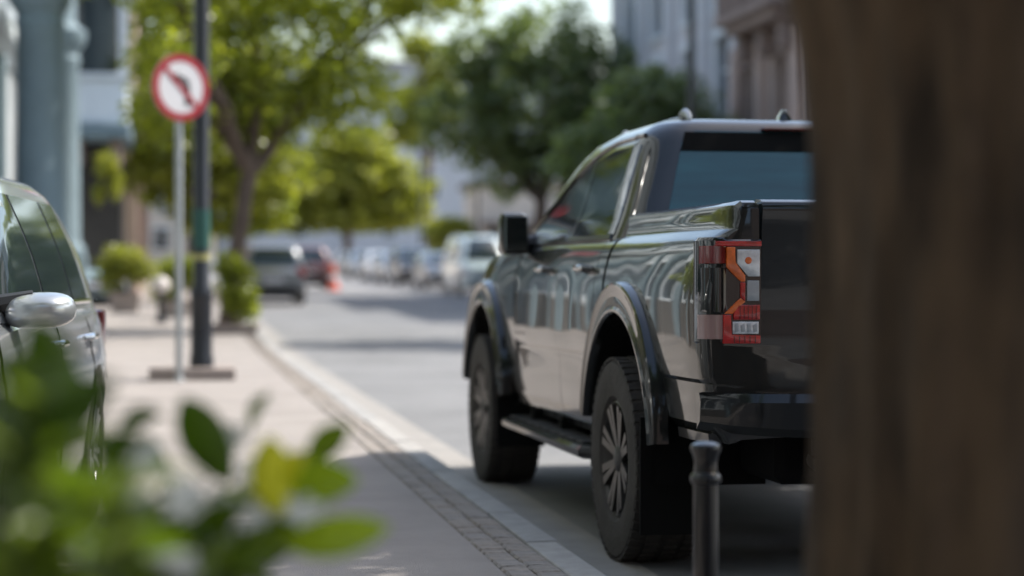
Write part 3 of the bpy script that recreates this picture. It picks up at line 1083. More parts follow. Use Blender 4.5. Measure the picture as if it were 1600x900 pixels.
near_car = make_car('parked_car', 'hatch', silver, near=True)
tag(near_car, 'silver car with chrome trim close at the left behind the foreground shrub', 'car')
put(near_car, -1.285, 7.80, math.pi - R(4.5), 0.10)

suv_p = make_car('parked_car', 'suv', grey)
tag(suv_p, 'grey sport utility car seen from behind at the left kerb', 'car', 'cars parked down the street')
put(suv_p, 2.72, 58.6, 0)
hatch_p = make_car('parked_car', 'hatch', white)
tag(hatch_p, 'small white car far down the right kerb, third from the far end', 'car', 'cars parked down the street')
put(hatch_p, 10.3, 103, math.pi)
sedan_p = make_car('parked_car', 'sedan', beige)
tag(sedan_p, 'beige car at the right kerb, farthest of the row and next to the traffic cone', 'car', 'cars parked down the street')
put(sedan_p, 10.3, 124, math.pi)
van_p = make_car('parked_van', 'van', teal)
tag(van_p, 'white van at the right kerb just beyond the pickup mirror', 'van', 'cars parked down the street')
put(van_p, 10.5, 71, math.pi)

def car_copy(src, pm_old, pm_new, label, x, y, rz, base=None, name='parked_car', group='cars parked down the street'):
    c = copy_tree(src)
    c.name = name
    recolour(c, pm_old, pm_new)
    tag(c, label, 'car', group)
    put(c, x, y, rz, base)
    return c
car_copy(suv_p, grey, maroon, 'dark reddish car with lit-red tail lamps in the lane beside the traffic cone', 5.05, 80, 0, name='car')
car_copy(suv_p, grey, dark, 'dark car facing us in the right row, second beyond the white van', 10.3, 88.5, math.pi)
car_copy(sedan_p, beige, grey, 'grey car next beyond the white van in the right row', 10.3, 79.5, math.pi)
car_copy(sedan_p, beige, silver, 'pale silver car in the right row, just beyond the dark one', 10.3, 96, math.pi)
car_copy(hatch_p, white, silver, 'pale car at the right kerb, second from the far end of the row', 10.3, 113, math.pi)
car_copy(hatch_p, white, blueish, 'pale blue car parked off the pavement at the left beside the columned building', -2.1, 53, math.pi + R(8), 0.10 + gz(53))
# ------------------------------------------------------------------ trees and plants
def leaf_cloud(name, lobes, n, size, m, parent, seed=1, gap=0.15, clump=1.6, light=None, shell=.45, flat=.5):
    """many separate leaf faces spread through the lobes; lobes: (x,y,z,rx,ry,rz)"""
    g = np.random.default_rng(seed)
    wts = np.array([l[3] * l[4] * l[5] for l in lobes]) ** .75
    wts /= wts.sum()
    idx = g.choice(len(lobes), size=n * 2, p=wts)
    Lb = np.array(lobes)[idx]
    d = g.normal(size=(n * 2, 3))
    d /= np.linalg.norm(d, axis=1)[:, None]
    r = shell + (1 - shell) * g.random(n * 2) ** .7
    # ragged outline
    r *= 1 + .16 * np.sin(d[:, 0] * 7 + seed) * np.sin(d[:, 1] * 6 + seed * 2) + .12 * np.sin(d[:, 2] * 9 + seed)
    P = Lb[:, :3] + d * r[:, None] * Lb[:, 3:6]
    # clumps and holes
    keep = np.zeros(n * 2, bool)
    tint = np.zeros(n * 2)
    for i in range(n * 2):
        v = noise.noise(Vector(P[i] / clump + seed * 3.1))
        v2 = noise.noise(Vector(P[i] / (clump * .45) + seed * 7.7))
        keep[i] = (v + .6 * v2) > (-0.55 + gap)
        tint[i] = .5 + .35 * v + .25 * v2
    P, tint, d = P[keep][:n], tint[keep][:n], d[keep][:n]
    k = len(P)
    tint = np.clip(tint + g.normal(0, .16, k), 0, 1)
    # leaf frames
    a = g.normal(size=(k, 3)); a[:, 2] = a[:, 2] * flat - .25
    a /= np.linalg.norm(a, axis=1)[:, None]
    nrm = g.normal(size=(k, 3)) * .8 + d * .7 + np.array([0, 0, .7])
    b = np.cross(nrm, a)
    b /= np.linalg.norm(b, axis=1)[:, None] + 1e-9
    c = np.cross(a, b)
    s = size * (.6 + .8 * g.random(k))[:, None]
    v0 = P
    v1 = P + a * s * .5 + b * s * .30 + c * s * .05
    v2 = P + a * s
    v3 = P + a * s * .5 - b * s * .30 + c * s * .05
    V = np.stack([v0, v1, v2, v3], 1).reshape(-1, 3)
    me = bpy.data.meshes.new(name)
    me.vertices.add(4 * k)
    me.vertices.foreach_set('co', V.ravel())
    me.loops.add(4 * k)
    me.loops.foreach_set('vertex_index', np.arange(4 * k, dtype=np.int32))
    me.polygons.add(k)
    me.polygons.foreach_set('loop_start', np.arange(0, 4 * k, 4, dtype=np.int32))
    me.polygons.foreach_set('loop_total', np.full(k, 4, dtype=np.int32))
    at = me.attributes.new('tint', 'FLOAT', 'FACE')
    at.data.foreach_set('value', tint.astype(np.float32))
    me.update(calc_edges=True)
    me.validate()
    me.materials.append(m)
    o = bpy.data.objects.new(name, me)
    COL.objects.link(o)
    o.parent = parent
    return o

def trunk_mesh(name, base, path, rads, m, parent, limbs=(), n=14, rough=.06, seed=0):
    bm = bmesh.new()
    # resample the path
    pts = [Vector(p) for p in path]
    P, Q = [], []
    for i in range(len(pts) - 1):
        for k in range(6):
            t = k / 6
            P.append(pts[i].lerp(pts[i + 1], t)); Q.append(rads[i] + (rads[i + 1] - rads[i]) * t)
    P.append(pts[-1]); Q.append(rads[-1])
    tube(bm, P, Q, n)
    for lp, lr in limbs:
        lp = [Vector(p) for p in lp]
        PP, QQ = [], []
        for i in range(len(lp) - 1):
            for k in range(4):
                t = k / 4
                PP.append(lp[i].lerp(lp[i + 1], t)); QQ.append(lr[i] + (lr[i + 1] - lr[i]) * t)
        PP.append(lp[-1]); QQ.append(lr[-1])
        tube(bm, PP, QQ, 8)
    for v in bm.verts:
        w_ = noise.noise_vector(v.co * 2.2 + Vector((seed, 0, 0)))
        v.co += w_ * rough
    return from_bm(name, bm, m, parent, sharp=60)

def tree(label, x, y, trunk_r, fork, lobes, n, size, leaf, seed, lean=(0, 0), base=None, gap=.15, group=None, clump=1.6, name='street_tree'):
    """lobes in coordinates relative to the trunk base"""
    z0 = (gz(y) + .10) if base is None else base
    t = empty(name, (x, y, z0))
    tag(t, label, 'tree', group)
    f = Vector((lean[0], lean[1], fork))
    limbs = []
    rr = random.Random(seed)
    for l in lobes:
        c = Vector(l[:3])
        mid = f.lerp(c, .5) + Vector((rr.uniform(-.3, .3), rr.uniform(-.3, .3), rr.uniform(0, .3)))
        limbs.append(([f, mid, c], [trunk_r * .55, trunk_r * .32, trunk_r * .12]))
        for _ in range(3):
            e = c + Vector((rr.uniform(-.7, .7) * l[3], rr.uniform(-.7, .7) * l[4], rr.uniform(-.3, .8) * l[5]))
            limbs.append(([mid, mid.lerp(e, .5) + Vector((0, 0, .15)), e], [trunk_r * .26, trunk_r * .15, trunk_r * .04]))
    trunk_mesh('trunk', None, [(0, 0, -.1), (lean[0] * .1, lean[1] * .1, .25), (lean[0] * .4, lean[1] * .4, fork * .5), f], [trunk_r * 1.35, trunk_r * 1.05, trunk_r * .92, trunk_r * .85], M['bark2'], t, limbs, seed=seed)
    leaf_cloud('crown', lobes, n, size, leaf, t, seed, gap, clump)
    return t

# foreground tree: only its trunk is in view, the crown shades the near pavement
def front_tree():
    t = empty('large_tree', (1.345, 3.03, 0.10))
    tag(t, 'thick dark brown tree trunk close at the right edge', 'tree')
    bm = bmesh.new()
    prof = [(-.12, .46), (.05, .40), (.25, .355), (.6, .338), (1.0, .332), (1.2, .332), (1.38, .350), (1.55, .40), (1.8, .46), (2.0, .50), (2.3, .40), (2.6, .30)]
    N = 72
    rings = []
    zs = np.linspace(-.12, 2.6, 90)
    for z in zs:
        r = catmull(z, [p[0] for p in prof], [p[1] for p in prof])
        ring = []
        for i in range(N):
            a = 2 * math.pi * i / N
            p = Vector((math.cos(a) * 1.6, math.sin(a) * 1.6, z * .55))
            q = Vector((math.cos(a) * 4.2, math.sin(a) * 4.2, z * .9))
            rid = abs(noise.noise(q * 1.25)) * .050 + noise.noise(p) * .032 + noise.noise(q * 2.6) * .014
            rr = r + rid
            ring.append((rr * math.cos(a), rr * math.sin(a), z))
        rings.append(ring)
    loft(bm, rings)
    from_bm('trunk', bm, M['bark'], t, sharp=80)
    bm = bmesh.new()
    for pts, rad in [([(-.12, 0, 1.9), (-.7, -.1, 3.0), (-1.6, .0, 4.6), (-2.2, .2, 6.0)], [.26, .20, .14, .06]),
                     ([(.1, 0, 2.1), (.7, .3, 3.3), (2.0, .9, 4.8), (3.2, 1.2, 6.2)], [.30, .24, .17, .07]),
                     ([(.05, 0, 2.3), (.2, -.5, 3.6), (1.2, -1.5, 5.2), (2.2, -2.0, 6.5)], [.27, .22, .15, .06]),
                     ([(0, .05, 2.3), (.3, .6, 3.8), (1.2, 1.6, 5.0), (2.8, 2.6, 5.6)], [.22, .17, .10, .05]),
                     ([(1.4, .5, 4.0), (3.0, 2.2, 5.0), (4.6, 3.8, 5.8)], [.14, .09, .04])]:
        P, Q = [], []
        for i in range(len(pts) - 1):
            for k in range(6):
                P.append(Vector(pts[i]).lerp(Vector(pts[i + 1]), k / 6)); Q.append(rad[i] + (rad[i + 1] - rad[i]) * k / 6)
        tube(bm, P, Q, 12)
    for v in bm.verts: v.co += noise.noise_vector(v.co * 1.5) * .06
    from_bm('limb', bm, M['bark'], t, sharp=80)['kind'] = 'stuff'
    leaf_cloud('crown', [(5.9, .6, 6.0, 2.1, 2.2, 1.6), (6.4, 3.8, 5.8, 2.2, 2.4, 1.4), (1.0, -2.8, 6.4, 2.6, 2.0, 1.5), (-1.9, -1.2, 6.4, 2.0, 2.2, 1.4), (5.4, -2.0, 5.6, 2.6, 2.2, 1.4), (4.9, 6.0, 5.8, 1.9, 1.8, 1.2), (6.9, 8.6, 5.6, 1.5, 2.0, 1.1)],
               30000, .22, M['leaf_mid'], t, 31, .12, 1.3)
front_tree()

G1 = 'street trees along the left kerb'
tree('leafy bright green tree rising behind the traffic sign and dark pole', .95, 36.4, .17, 2.7,
     [(.9, 0, 4.9, 1.7, 1.7, 1.35), (-.4, .2, 5.1, 1.35, 1.6, 1.4), (2.0, .4, 4.3, 1.15, 1.2, .85), (.3, -.3, 6.5, 2.0, 1.9, 1.2), (2.6, .3, 6.1, 1.7, 1.5, .9), (-1.0, .3, 4.0, .8, 1.0, .8), (3.7, .2, 6.2, 1.5, 1.2, .65), (.5, .4, 3.9, 1.1, 1.1, .7), (-.9, -2.0, 4.7, .8, 1.5, 1.1), (-1.1, -2.2, 6.3, 1.3, 1.6, 1.0), (-2.2, -.8, 6.9, 1.6, 1.9, 1.0)],
     20000, .16, M['leaf_bright'], 3, (.38, 0), group=G1, clump=.8, gap=.2)
tree('pale green tree in the left row, second one behind the dark pole', .6, 55, .17, 2.6,
     [(.3, 0, 4.6, 2.2, 2.2, 1.7), (1.5, 0, 3.6, 1.6, 1.6, 1.1), (-1.2, .3, 4.2, 1.7, 1.7, 1.4), (.4, 0, 6.2, 2.2, 2, 1.4)],
     9000, .26, M['leaf_yellow'], 5, (.1, 0), group=G1)
tree('tree in the left row with a low crown above the grey car', .6, 72, .17, 2.6,
     [(.3, 0, 4.4, 2.3, 2.2, 1.6), (1.8, 0, 3.7, 1.8, 1.6, 1.2), (-1.2, .3, 4.4, 1.7, 1.7, 1.4), (.4, 0, 6.0, 2.2, 2, 1.4), (1.2, 0, 2.7, 1.9, 1.5, .9), (2.4, 0, 3.0, 1.3, 1.3, .9)],
     9000, .32, M['leaf_bright'], 6, (.1, 0), group=G1)
G2 = 'trees along the right kerb'
tree('sunlit yellow-green round tree over the far row of parked cars', 11.8, 140, .34, 3.0,
     [(-.3, 0, 6.4, 3.9, 3.4, 2.5), (2.2, 0, 6.0, 3.3, 3, 2.1), (-2.8, 0, 5.2, 3.0, 3, 1.8), (0, -.5, 8.3, 2.9, 2.6, 1.6), (3.4, 0, 4.4, 2.2, 2.2, 1.5), (-4.0, 0, 4.0, 1.9, 2, 1.3), (0, -.3, 3.9, 3.2, 2.4, 1.2)],
     17000, .55, M['leaf_yellow'], 8, group=G2, clump=2.4)
tree('big dark green tree with a wide crown left of the pickup roof', 11.8, 66.5, .26, 3.0,
     [(.2, 0, 6.0, 2.6, 2.5, 2.0), (-2.2, .2, 5.7, 1.8, 1.8, 1.5), (1.8, 0, 5.2, 1.9, 2, 1.6), (.4, 0, 8.2, 2.2, 2.2, 1.5), (-.8, 0, 4.0, 1.4, 1.4, 1.0), (-2.0, 0, 7.8, 1.4, 1.2, 1.0), (2.4, 0, 7.4, 1.3, 1.4, 1.0)],
     15000, .25, M['leaf_dark'], 12, (.2, 0), group=G2, clump=1.0, gap=.36)
tree('dark green tree just behind the pickup roof, left of the tall lamp post', 12.2, 51.5, .2, 2.4,
     [(.0, 0, 4.1, 2.1, 1.9, 1.4), (1.4, 0, 3.7, 1.5, 1.5, 1.3), (-1.4, .1, 3.6, 1.4, 1.4, 1.2), (.1, 0, 5.4, 1.4, 1.3, .8)],
     12000, .2, M['leaf_dark'], 14, (.1, 0), group=G2, clump=1.0)
tree('tall tree on the far pavement hidden behind the big trunk', 12.4, 34.5, .2, 5.0,
     [(0, 0, 8.4, 2.2, 2.2, 1.5), (-1.2, .3, 9.4, 1.6, 1.6, 1.2), (1.2, 0, 8.8, 1.6, 1.8, 1.2)], 6000, .26, M['leaf_mid'], 17, group=G2)
tree('tall loose tree at the street end before the lavender-grey building', 18.6, 150, .3, 8.0,
     [(0, 0, 12.5, 2.6, 2.4, 2.2), (-1.6, 0, 10.5, 1.8, 1.8, 1.5), (1.2, 0, 15, 1.8, 1.8, 1.4), (-.8, 0, 16.4, 1.4, 1.4, 1.0)], 5000, .45, M['leaf_yellow'], 19, group=G2, gap=.3)
tree('low pale tree beyond the white van', 13.3, 99, .14, 1.4,
     [(0, 0, 2.3, 1.2, 1.2, .9), (.6, 0, 1.9, .8, .9, .7)], 2500, .3, M['leaf_yellow'], 15, group=G2)

G3 = 'garden trees beside the columned building'
for k, (x_, y_, se) in enumerate(((-2.75, 12.5, 41), (-2.95, 18.0, 42))):
    tree(('leafy tree beside the columned building, nearest the silver car', 'leafy tree beside the columned building, farther of the two')[k], x_, y_, .13, 1.9,
         [(0, 0, 3.6, 1.0, 2.2, 1.3), (.1, 1.0, 2.7, .9, 1.5, .9), (-.1, -1.2, 2.8, .9, 1.6, 1.0), (0, -.3, 5.0, 1.0, 1.8, 1.1)], 7000, .17, M['leaf_bright'], se, group=G3)

def bush(name, label, x, y, z0, lobes, n, size, leaf, seed, pot=None, group=None):
    t = empty(name, (x, y, z0))
    tag(t, label, 'shrub', group)
    bm = bmesh.new()
    rr = random.Random(seed)
    zb = pot[2] - .06 if pot else -.05
    for l in lobes:
        for k in range(4):
            e = Vector(l[:3]) + Vector((rr.uniform(-.5, .5) * l[3], rr.uniform(-.5, .5) * l[4], rr.uniform(-.2, .5) * l[5]))
            tube(bm, [(rr.uniform(-.06, .06), rr.uniform(-.06, .06), zb), (e.x * .5, e.y * .5, zb + (e.z - zb) * .5), e], [.018, .012, .005], 6)
    o = from_bm('stem', bm, M['bark2'], t)
    o['kind'] = 'stuff'
    leaf_cloud('foliage', lobes, n, size, leaf, t, seed, .05, .4, shell=.25)
    if pot:
        w0, w1, h = pot
        bm = bmesh.new()
        rings = []
        for z, ww in ((0, w0), (.02, w0), (h - .05, w1), (h - .045, w1 + .03), (h, w1 + .03), (h, w1 - .03), (h - .06, w1 - .035)):
            rings.append([(-ww, -ww, z), (ww, -ww, z), (ww, ww, z), (-ww, ww, z)])
        loft(bm, rings)
        from_bm('planter', bm, M['plinth'], t)
    return t

bush('shrub', 'green shrub at the foot of the leafy tree behind the dark pole', 1.02, 35.0, .10 + gz(35), [(.05, 0, .8, .38, .4, .5), (.16, 0, .45, .28, .3, .35), (-.1, 0, 1.15, .25, .3, .3)], 2600, .08, M['leaf_bright'], 21, (.36, .40, .16))
bush('shrub', 'bright yellow-green bush at the left beside the pale blue car', -1.05, 46, .10 + gz(46), [(0, 0, 1.15, .5, .5, .42), (.35, 0, .95, .4, .4, .35), (-.3, 0, .9, .35, .4, .4)], 3000, .10, M['leaf_yellow'], 22, (.28, .34, .45))
bush('shrub', 'green bush just left of the traffic sign post, behind the white-topped bollard', .05, 43, .10 + gz(43), [(0, 0, .95, .42, .45, .4), (-.2, 0, .6, .35, .4, .4), (.3, 0, 1.0, .3, .4, .3)], 2600, .09, M['leaf_bright'], 23, (.28, .32, .35))
bush('hanging_plant', 'bright green plant hanging under the balcony beside the columns', -1.55, 49.2, 3.1 + gz(49), [(0, 0, .4, .28, .3, .4), (.2, 0, .0, .2, .25, .45), (-.15, 0, -.25, .16, .2, .3)], 1400, .09, M['leaf_yellow'], 24)

# ------------------------------------------------------------------ the shrub in front of the lens
def cam_point(px, py, d):
    """a point d metres ahead of the standing place, read off the photograph's directions"""
    th, pit = R(9.4), R(-.32)
    xc, zz = (px - 800) / 3200 * d, -(py - 450) / 3200 * d
    dd, z = d * math.cos(pit) - zz * math.sin(pit), d * math.sin(pit) + zz * math.cos(pit)
    return Vector((xc * math.cos(th) + dd * math.sin(th), -xc * math.sin(th) + dd * math.cos(th), 1.154 + z))

def front_shrub():
    base = Vector((-.20, 2.50, .10))
    KD = 1.28
    t = empty('flowering_shrub', base)
    tag(t, 'leafy green shrub with pale blossoms close in front at the lower left', 'shrub')
    # leaf meshes: obovate, folded along the midrib, pointing +x
    def leaf_mesh(curl, wid, tint):
        n = 9
        bm = bmesh.new()
        lay = None
        rows = []
        for i in range(n + 1):
            u = i / n
            hw = wid * (math.sin(math.pi * min(1, u ** .8)) ** .75) * (.55 + .65 * u) if 0 < u < 1 else .002
            zc = curl * math.sin(u * math.pi * .9) * .12 - curl * u * u * .18
            rows.append([(u, -hw, zc + hw * .28), (u, -hw * .5, zc + hw * .08), (u, 0, zc), (u, hw * .5, zc + hw * .08), (u, hw, zc + hw * .28)])
        grid(bm, rows)
        me = bpy.data.meshes.new('leaf')
        bm.to_mesh(me); bm.free()
        me.materials.append(M['leaf_shrub'])
        me.polygons.foreach_set('use_smooth', [True] * len(me.polygons))
        at = me.attributes.new('tint', 'FLOAT', 'FACE')
        at.data.foreach_set('value', [tint] * len(me.polygons))
        return me
    meshes = [leaf_mesh(c, w_, ti) for c, w_, ti in ((.5, .27, .15), (1.0, .25, .4), (.2, .30, .6), (.8, .22, .85), (.4, .28, .3))]
    m_y = mat('yellow_leaf', (.74, .70, .02), .4, var=.15, vscale=20)
    m_yg = leaf_mat('young_leaf', (.20, .30, .02), (.30, .38, .03), None, .45, .3)
    stems = bmesh.new()
    rr = random.Random(5)
    def place_leaf(p, direction, size, me, m_over=None, roll=None, name='leaf'):
        o = bpy.data.objects.new(name, me)
        COL.objects.link(o)
        o.parent = t
        dv = Vector(direction).normalized()
        q = dv.to_track_quat('X', 'Z')
        o.rotation_mode = 'QUATERNION'
        from mathutils import Quaternion
        o.rotation_quaternion = q @ Quaternion((1, 0, 0), roll if roll is not None else rr.uniform(-.9, .9))
        o.location = p - base
        o.scale = (size, size, size)
        if m_over:
            o.material_slots[0].link = 'OBJECT'
            o.material_slots[0].material = m_over
        return o
    def stem_to(tip, leaves=7, r=.0035, lsize=.075):
        root = base + Vector((rr.uniform(-.14, .14), rr.uniform(-.10, .10), .46))
        mid = root.lerp(tip, .5) + Vector((rr.uniform(-.05, .05), rr.uniform(-.05, .05), .06))
        P = []
        for k in range(11):
            u = k / 10
            P.append((1 - u) ** 2 * root + 2 * u * (1 - u) * mid + u * u * tip)
        tube(stems, [p - base for p in P], [r * (1.5 - u / 10) for u in range(11)], 6)
        for k in range(leaves):
            u = .45 + .55 * (k + rr.random() * .6) / leaves
            p = (1 - u) ** 2 * root + 2 * u * (1 - u) * mid + u * u * tip
            a = rr.uniform(0, 2 * math.pi)
            dv = Vector((math.cos(a), math.sin(a), rr.uniform(-.1, .8)))
            place_leaf(p, dv, lsize * rr.uniform(.7, 1.15), rr.choice(meshes))
    # single leaves one can tell apart: tip and base pixels, distance
    right, up = Vector((math.cos(R(9.4)), -math.sin(R(9.4)), 0)), Vector((0, 0, 1))
    hero = [((355, 745), (295, 640), 2.15, 0, None), ((265, 745), (225, 690), 2.1, 1, None), ((485, 715), (535, 672), 2.2, 2, None), ((395, 670), (412, 622), 2.25, 1, None),
            ((190, 665), (240, 648), 2.1, 0, None), ((440, 800), (420, 700), 2.1, 2, m_y), ((425, 770), (470, 715), 2.12, 2, m_y), ((455, 850), (580, 828), 2.05, 3, m_yg), ((440, 760), (540, 752), 2.15, 2, m_yg), ((300, 850), (360, 800), 2.05, 4, None),
            ((120, 640), (60, 520), 1.75, 0, None), ((60, 640), (20, 560), 1.7, 4, None), ((150, 700), (215, 690), 1.8, 0, None), ((40, 740), (150, 610), 1.7, 0, None), ((110, 780), (30, 690), 1.75, 4, None), ((200, 800), (170, 700), 1.9, 1, None),
            ((380, 860), (460, 830), 2.1, 2, None), ((350, 880), (420, 870), 2.0, 1, None), ((330, 800), (400, 770), 2.2, 3, None)]
    for (bx, by), (tx, ty), d, k, mo in hero:
        p0, p1 = cam_point(bx, by, d * KD), cam_point(tx, ty, d * KD - .02)
        dv = p1 - p0
        place_leaf(p0 - dv * .12, dv, dv.length * 1.32, meshes[k], mo, roll=rr.uniform(1.15, 1.65))
        stem_to(p0, 2, lsize=.06)
    # stems filling the bush
    for _ in range(26):
        px, d = rr.uniform(-60, 240), rr.uniform(1.6, 2.0)
        lo = 520 if px < 130 else 690
        stem_to(cam_point(px, rr.uniform(lo, 880), d * 1.15), 6, lsize=.085)
    for _ in range(26):
        px, d = rr.uniform(180, 470), rr.uniform(1.9, 2.25)
        stem_to(cam_point(px, rr.uniform(800, 930), d * KD), 5, lsize=.09)
    from_bm('stem', stems, mat('green_stem', (.07, .10, .03), .6), t)['kind'] = 'stuff'
    # pale blossoms: five petals each
    bm = bmesh.new()
    for k in range(5):
        a = 2 * math.pi * k / 5
        ca, sa = math.cos(a), math.sin(a)
        ro = []
        for u, hw, z in ((.05, .05, 0), (.35, .22, .10), (.7, .30, .16), (1.0, .14, .12)):
            ro.append([(u * ca - v * sa, u * sa + v * ca, z + abs(v) * .2) for v in (-hw, 0, hw)])
        grid(bm, ro)
    bm_me = bpy.data.meshes.new('blossom')
    bm.to_mesh(bm_me); bm.free()
    bm_me.materials.append(mat('blossom', (.66, .64, .55), .6, var=.08, vscale=30))
    for px, py, d in [(178, 705, 2.1), (200, 735, 2.15), (215, 720, 2.1), (282, 758, 2.1), (296, 785, 2.15), (275, 775, 2.05), (190, 790, 2.0), (215, 812, 2.05), (262, 862, 2.0), (285, 880, 2.05), (245, 880, 2.0), (365, 700, 2.3), (380, 745, 2.3), (345, 800, 2.2), (410, 800, 2.2), (180, 850, 2.0), (330, 705, 2.3), (470, 790, 2.15), (305, 690, 2.3)]:
        for q in range(2):
            o = bpy.data.objects.new('blossom', bm_me)
            COL.objects.link(o)
            o.parent = t
            o.location = cam_point(px + rr.uniform(-18, 18), py + rr.uniform(-18, 18), d * KD - .12 + rr.uniform(-.06, .06)) - base
            o.rotation_euler = (rr.uniform(.4, 1.5), rr.uniform(-.5, .5), rr.uniform(-.8, .8))
            s = rr.uniform(.019, .027)
            o.scale = (s, s, s)
    # planter it grows in
    bm = bmesh.new()
    rings = []
    for z, a, b in ((0, .32, .26), (.03, .33, .27), (.43, .36, .30), (.435, .38, .32), (.49, .38, .32), (.49, .33, .27), (.44, .33, .27)):
        rings.append([(-a, -b, z), (a, -b, z), (a, b, z), (-a, b, z)])
    loft(bm, rings)
    from_bm('planter', bm, M['plinth'], t)
front_shrub()
# ------------------------------------------------------------------ buildings
M['wall_white'] = mat('render_blue_white', (0.66, 0.72, 0.76), 0.85, var=0.06, vscale=1.2, bump=0.2, bscale=30)
M['stone_blue'] = mat('painted_stone_blue_grey', (0.16, 0.22, 0.25), 0.7, var=0.1, vscale=2, bump=0.2, bscale=30)
M['trim_pale'] = mat('pale_trim', (0.58, 0.63, 0.66), 0.7, var=0.06, vscale=3)
M['trim_white'] = mat('white_trim', (0.68, 0.70, 0.71), 0.7, var=0.04, vscale=3)
M['stone_dark'] = mat('dark_base_stone', (0.09, 0.085, 0.08), 0.8, var=0.15, vscale=3, bump=0.3, bscale=20)
M['wall_grey'] = mat('render_grey', (0.50, 0.50, 0.52), 0.85, var=0.07, vscale=.8, bump=0.2, bscale=25)
M['wall_pink'] = mat('stone_pinkish', (0.46, 0.35, 0.30), 0.85, var=0.13, vscale=1.3, bump=0.3, bscale=20)
M['stone_brown'] = mat('stone_brown', (0.24, 0.18, 0.155), 0.85, var=0.15, vscale=1.5, bump=0.3, bscale=20)
M['wall_lav'] = mat('render_lavender_grey', (0.44, 0.46, 0.50), 0.85, var=0.05, vscale=.3)
M['wall_cream'] = mat('render_cream', (0.48, 0.44, 0.39), 0.85, var=0.1, vscale=.5)
M['door_dark'] = mat('dark_timber', (0.03, 0.026, 0.023), 0.6, var=0.2, vscale=6)
M['pane'] = mat('window_pane', (0.03, 0.04, 0.045), 0.05, spec=0.8)
M['roof'] = mat('roof_sheet', (0.16, 0.14, 0.13), 0.8, var=0.15, vscale=1)

M['wall_mid'] = mat('render_blue_grey', (0.40, 0.45, 0.48), 0.85, var=0.07, vscale=1.2, bump=0.2, bscale=30)

def building(label, name, x0, x1, y0, y1, H, mw, face, wins, mf, z0=None, boolean_cut=True, cat='building', cornice=None, mc=None):
    """face '+x', '-x' or '-y'; wins: (along, z, w, h) on that face"""
    if z0 is None: z0 = gz((y0 + y1) / 2)
    t = empty(name, ((x0 + x1) / 2, (y0 + y1) / 2, z0))
    tag(t, label, cat)
    cx, cy = (x0 + x1) / 2, (y0 + y1) / 2
    def bxo(nm, ax0, ax1, ay0, ay1, az0, az1, m, par=t, bev=0):
        return box(nm, ax0 - cx, ax1 - cx, ay0 - cy, ay1 - cy, az0, az1, m, par, bev)
    wall = bxo('wall', x0, x1, y0, y1, -1.5, H, mw)
    cut = []
    for a, z, ww, hh in wins:
        if face == '-y': c = (a - ww / 2, a + ww / 2, y0 - .3, y0 + .28)
        elif face == '+x': c = (x1 - .28, x1 + .3, a - ww / 2, a + ww / 2)
        else: c = (x0 - .3, x0 + .28, a - ww / 2, a + ww / 2)
        cut.append(box('cutter', c[0] - cx, c[1] - cx, c[2] - cy, c[3] - cy, z - hh / 2, z + hh / 2, None))
    for c in cut:
        c.location = t.location
    bpy.context.view_layer.update()
    if cut:
        boolean(wall, cut)
    for a, z, ww, hh in wins:
        def W(nm, u0, u1, d0, d1, za, zb, m, par):
            # u along the face, d depth outwards from the face
            if face == '-y': return bxo(nm, u0, u1, y0 - d1, y0 - d0, za, zb, m, par)
            if face == '+x': return bxo(nm, x1 + d0, x1 + d1, u0, u1, za, zb, m, par)
            return bxo(nm, x0 - d1, x0 - d0, u0, u1, za, zb, m, par)
        wo = W('window', a - ww / 2 + .002, a + ww / 2 - .002, -.21, -.19, z - hh / 2 + .002, z + hh / 2 - .002, M['pane'], t)
        W('mullion', a - .03, a + .03, -.188, -.15, z - hh / 2 + .004, z + hh / 2 - .004, mf, wo)
        W('transom', a - ww / 2 + .004, a + ww / 2 - .004, -.186, -.152, z + hh * .18 - .03, z + hh * .18 + .03, mf, wo)
        fr = .12
        W('frame', a - ww / 2 - fr, a - ww / 2, .003, .06, z - hh / 2, z + hh / 2, mf, wo)
        W('frame', a + ww / 2, a + ww / 2 + fr, .003, .06, z - hh / 2, z + hh / 2, mf, wo)
        W('lintel', a - ww / 2 - fr - .05, a + ww / 2 + fr + .05, .003, .10, z + hh / 2, z + hh / 2 + .2, mf, wo)
        W('sill', a - ww / 2 - fr - .04, a + ww / 2 + fr + .04, .003, .14, z - hh / 2 - .12, z - hh / 2, mf, wo)
    bxo('roof', x0 - .25, x1 + .25, y0 - .25, y1 + .25, H + .002, H + .3, mc or M['roof'])
    if cornice:
        for k, (za, zb, d) in enumerate(cornice):
            if face == '+x': bxo('cornice', x1 + .002, x1 + d, y0, y1, za, zb, mc or mf, t, .04)
            elif face == '-x': bxo('cornice', x0 - d, x0 - .002, y0, y1, za, zb, mc or mf, t, .04)
            else: bxo('cornice', x0, x1, y0 - d, y0 - .002, za, zb, mc or mf, t, .04)
    return t, bxo

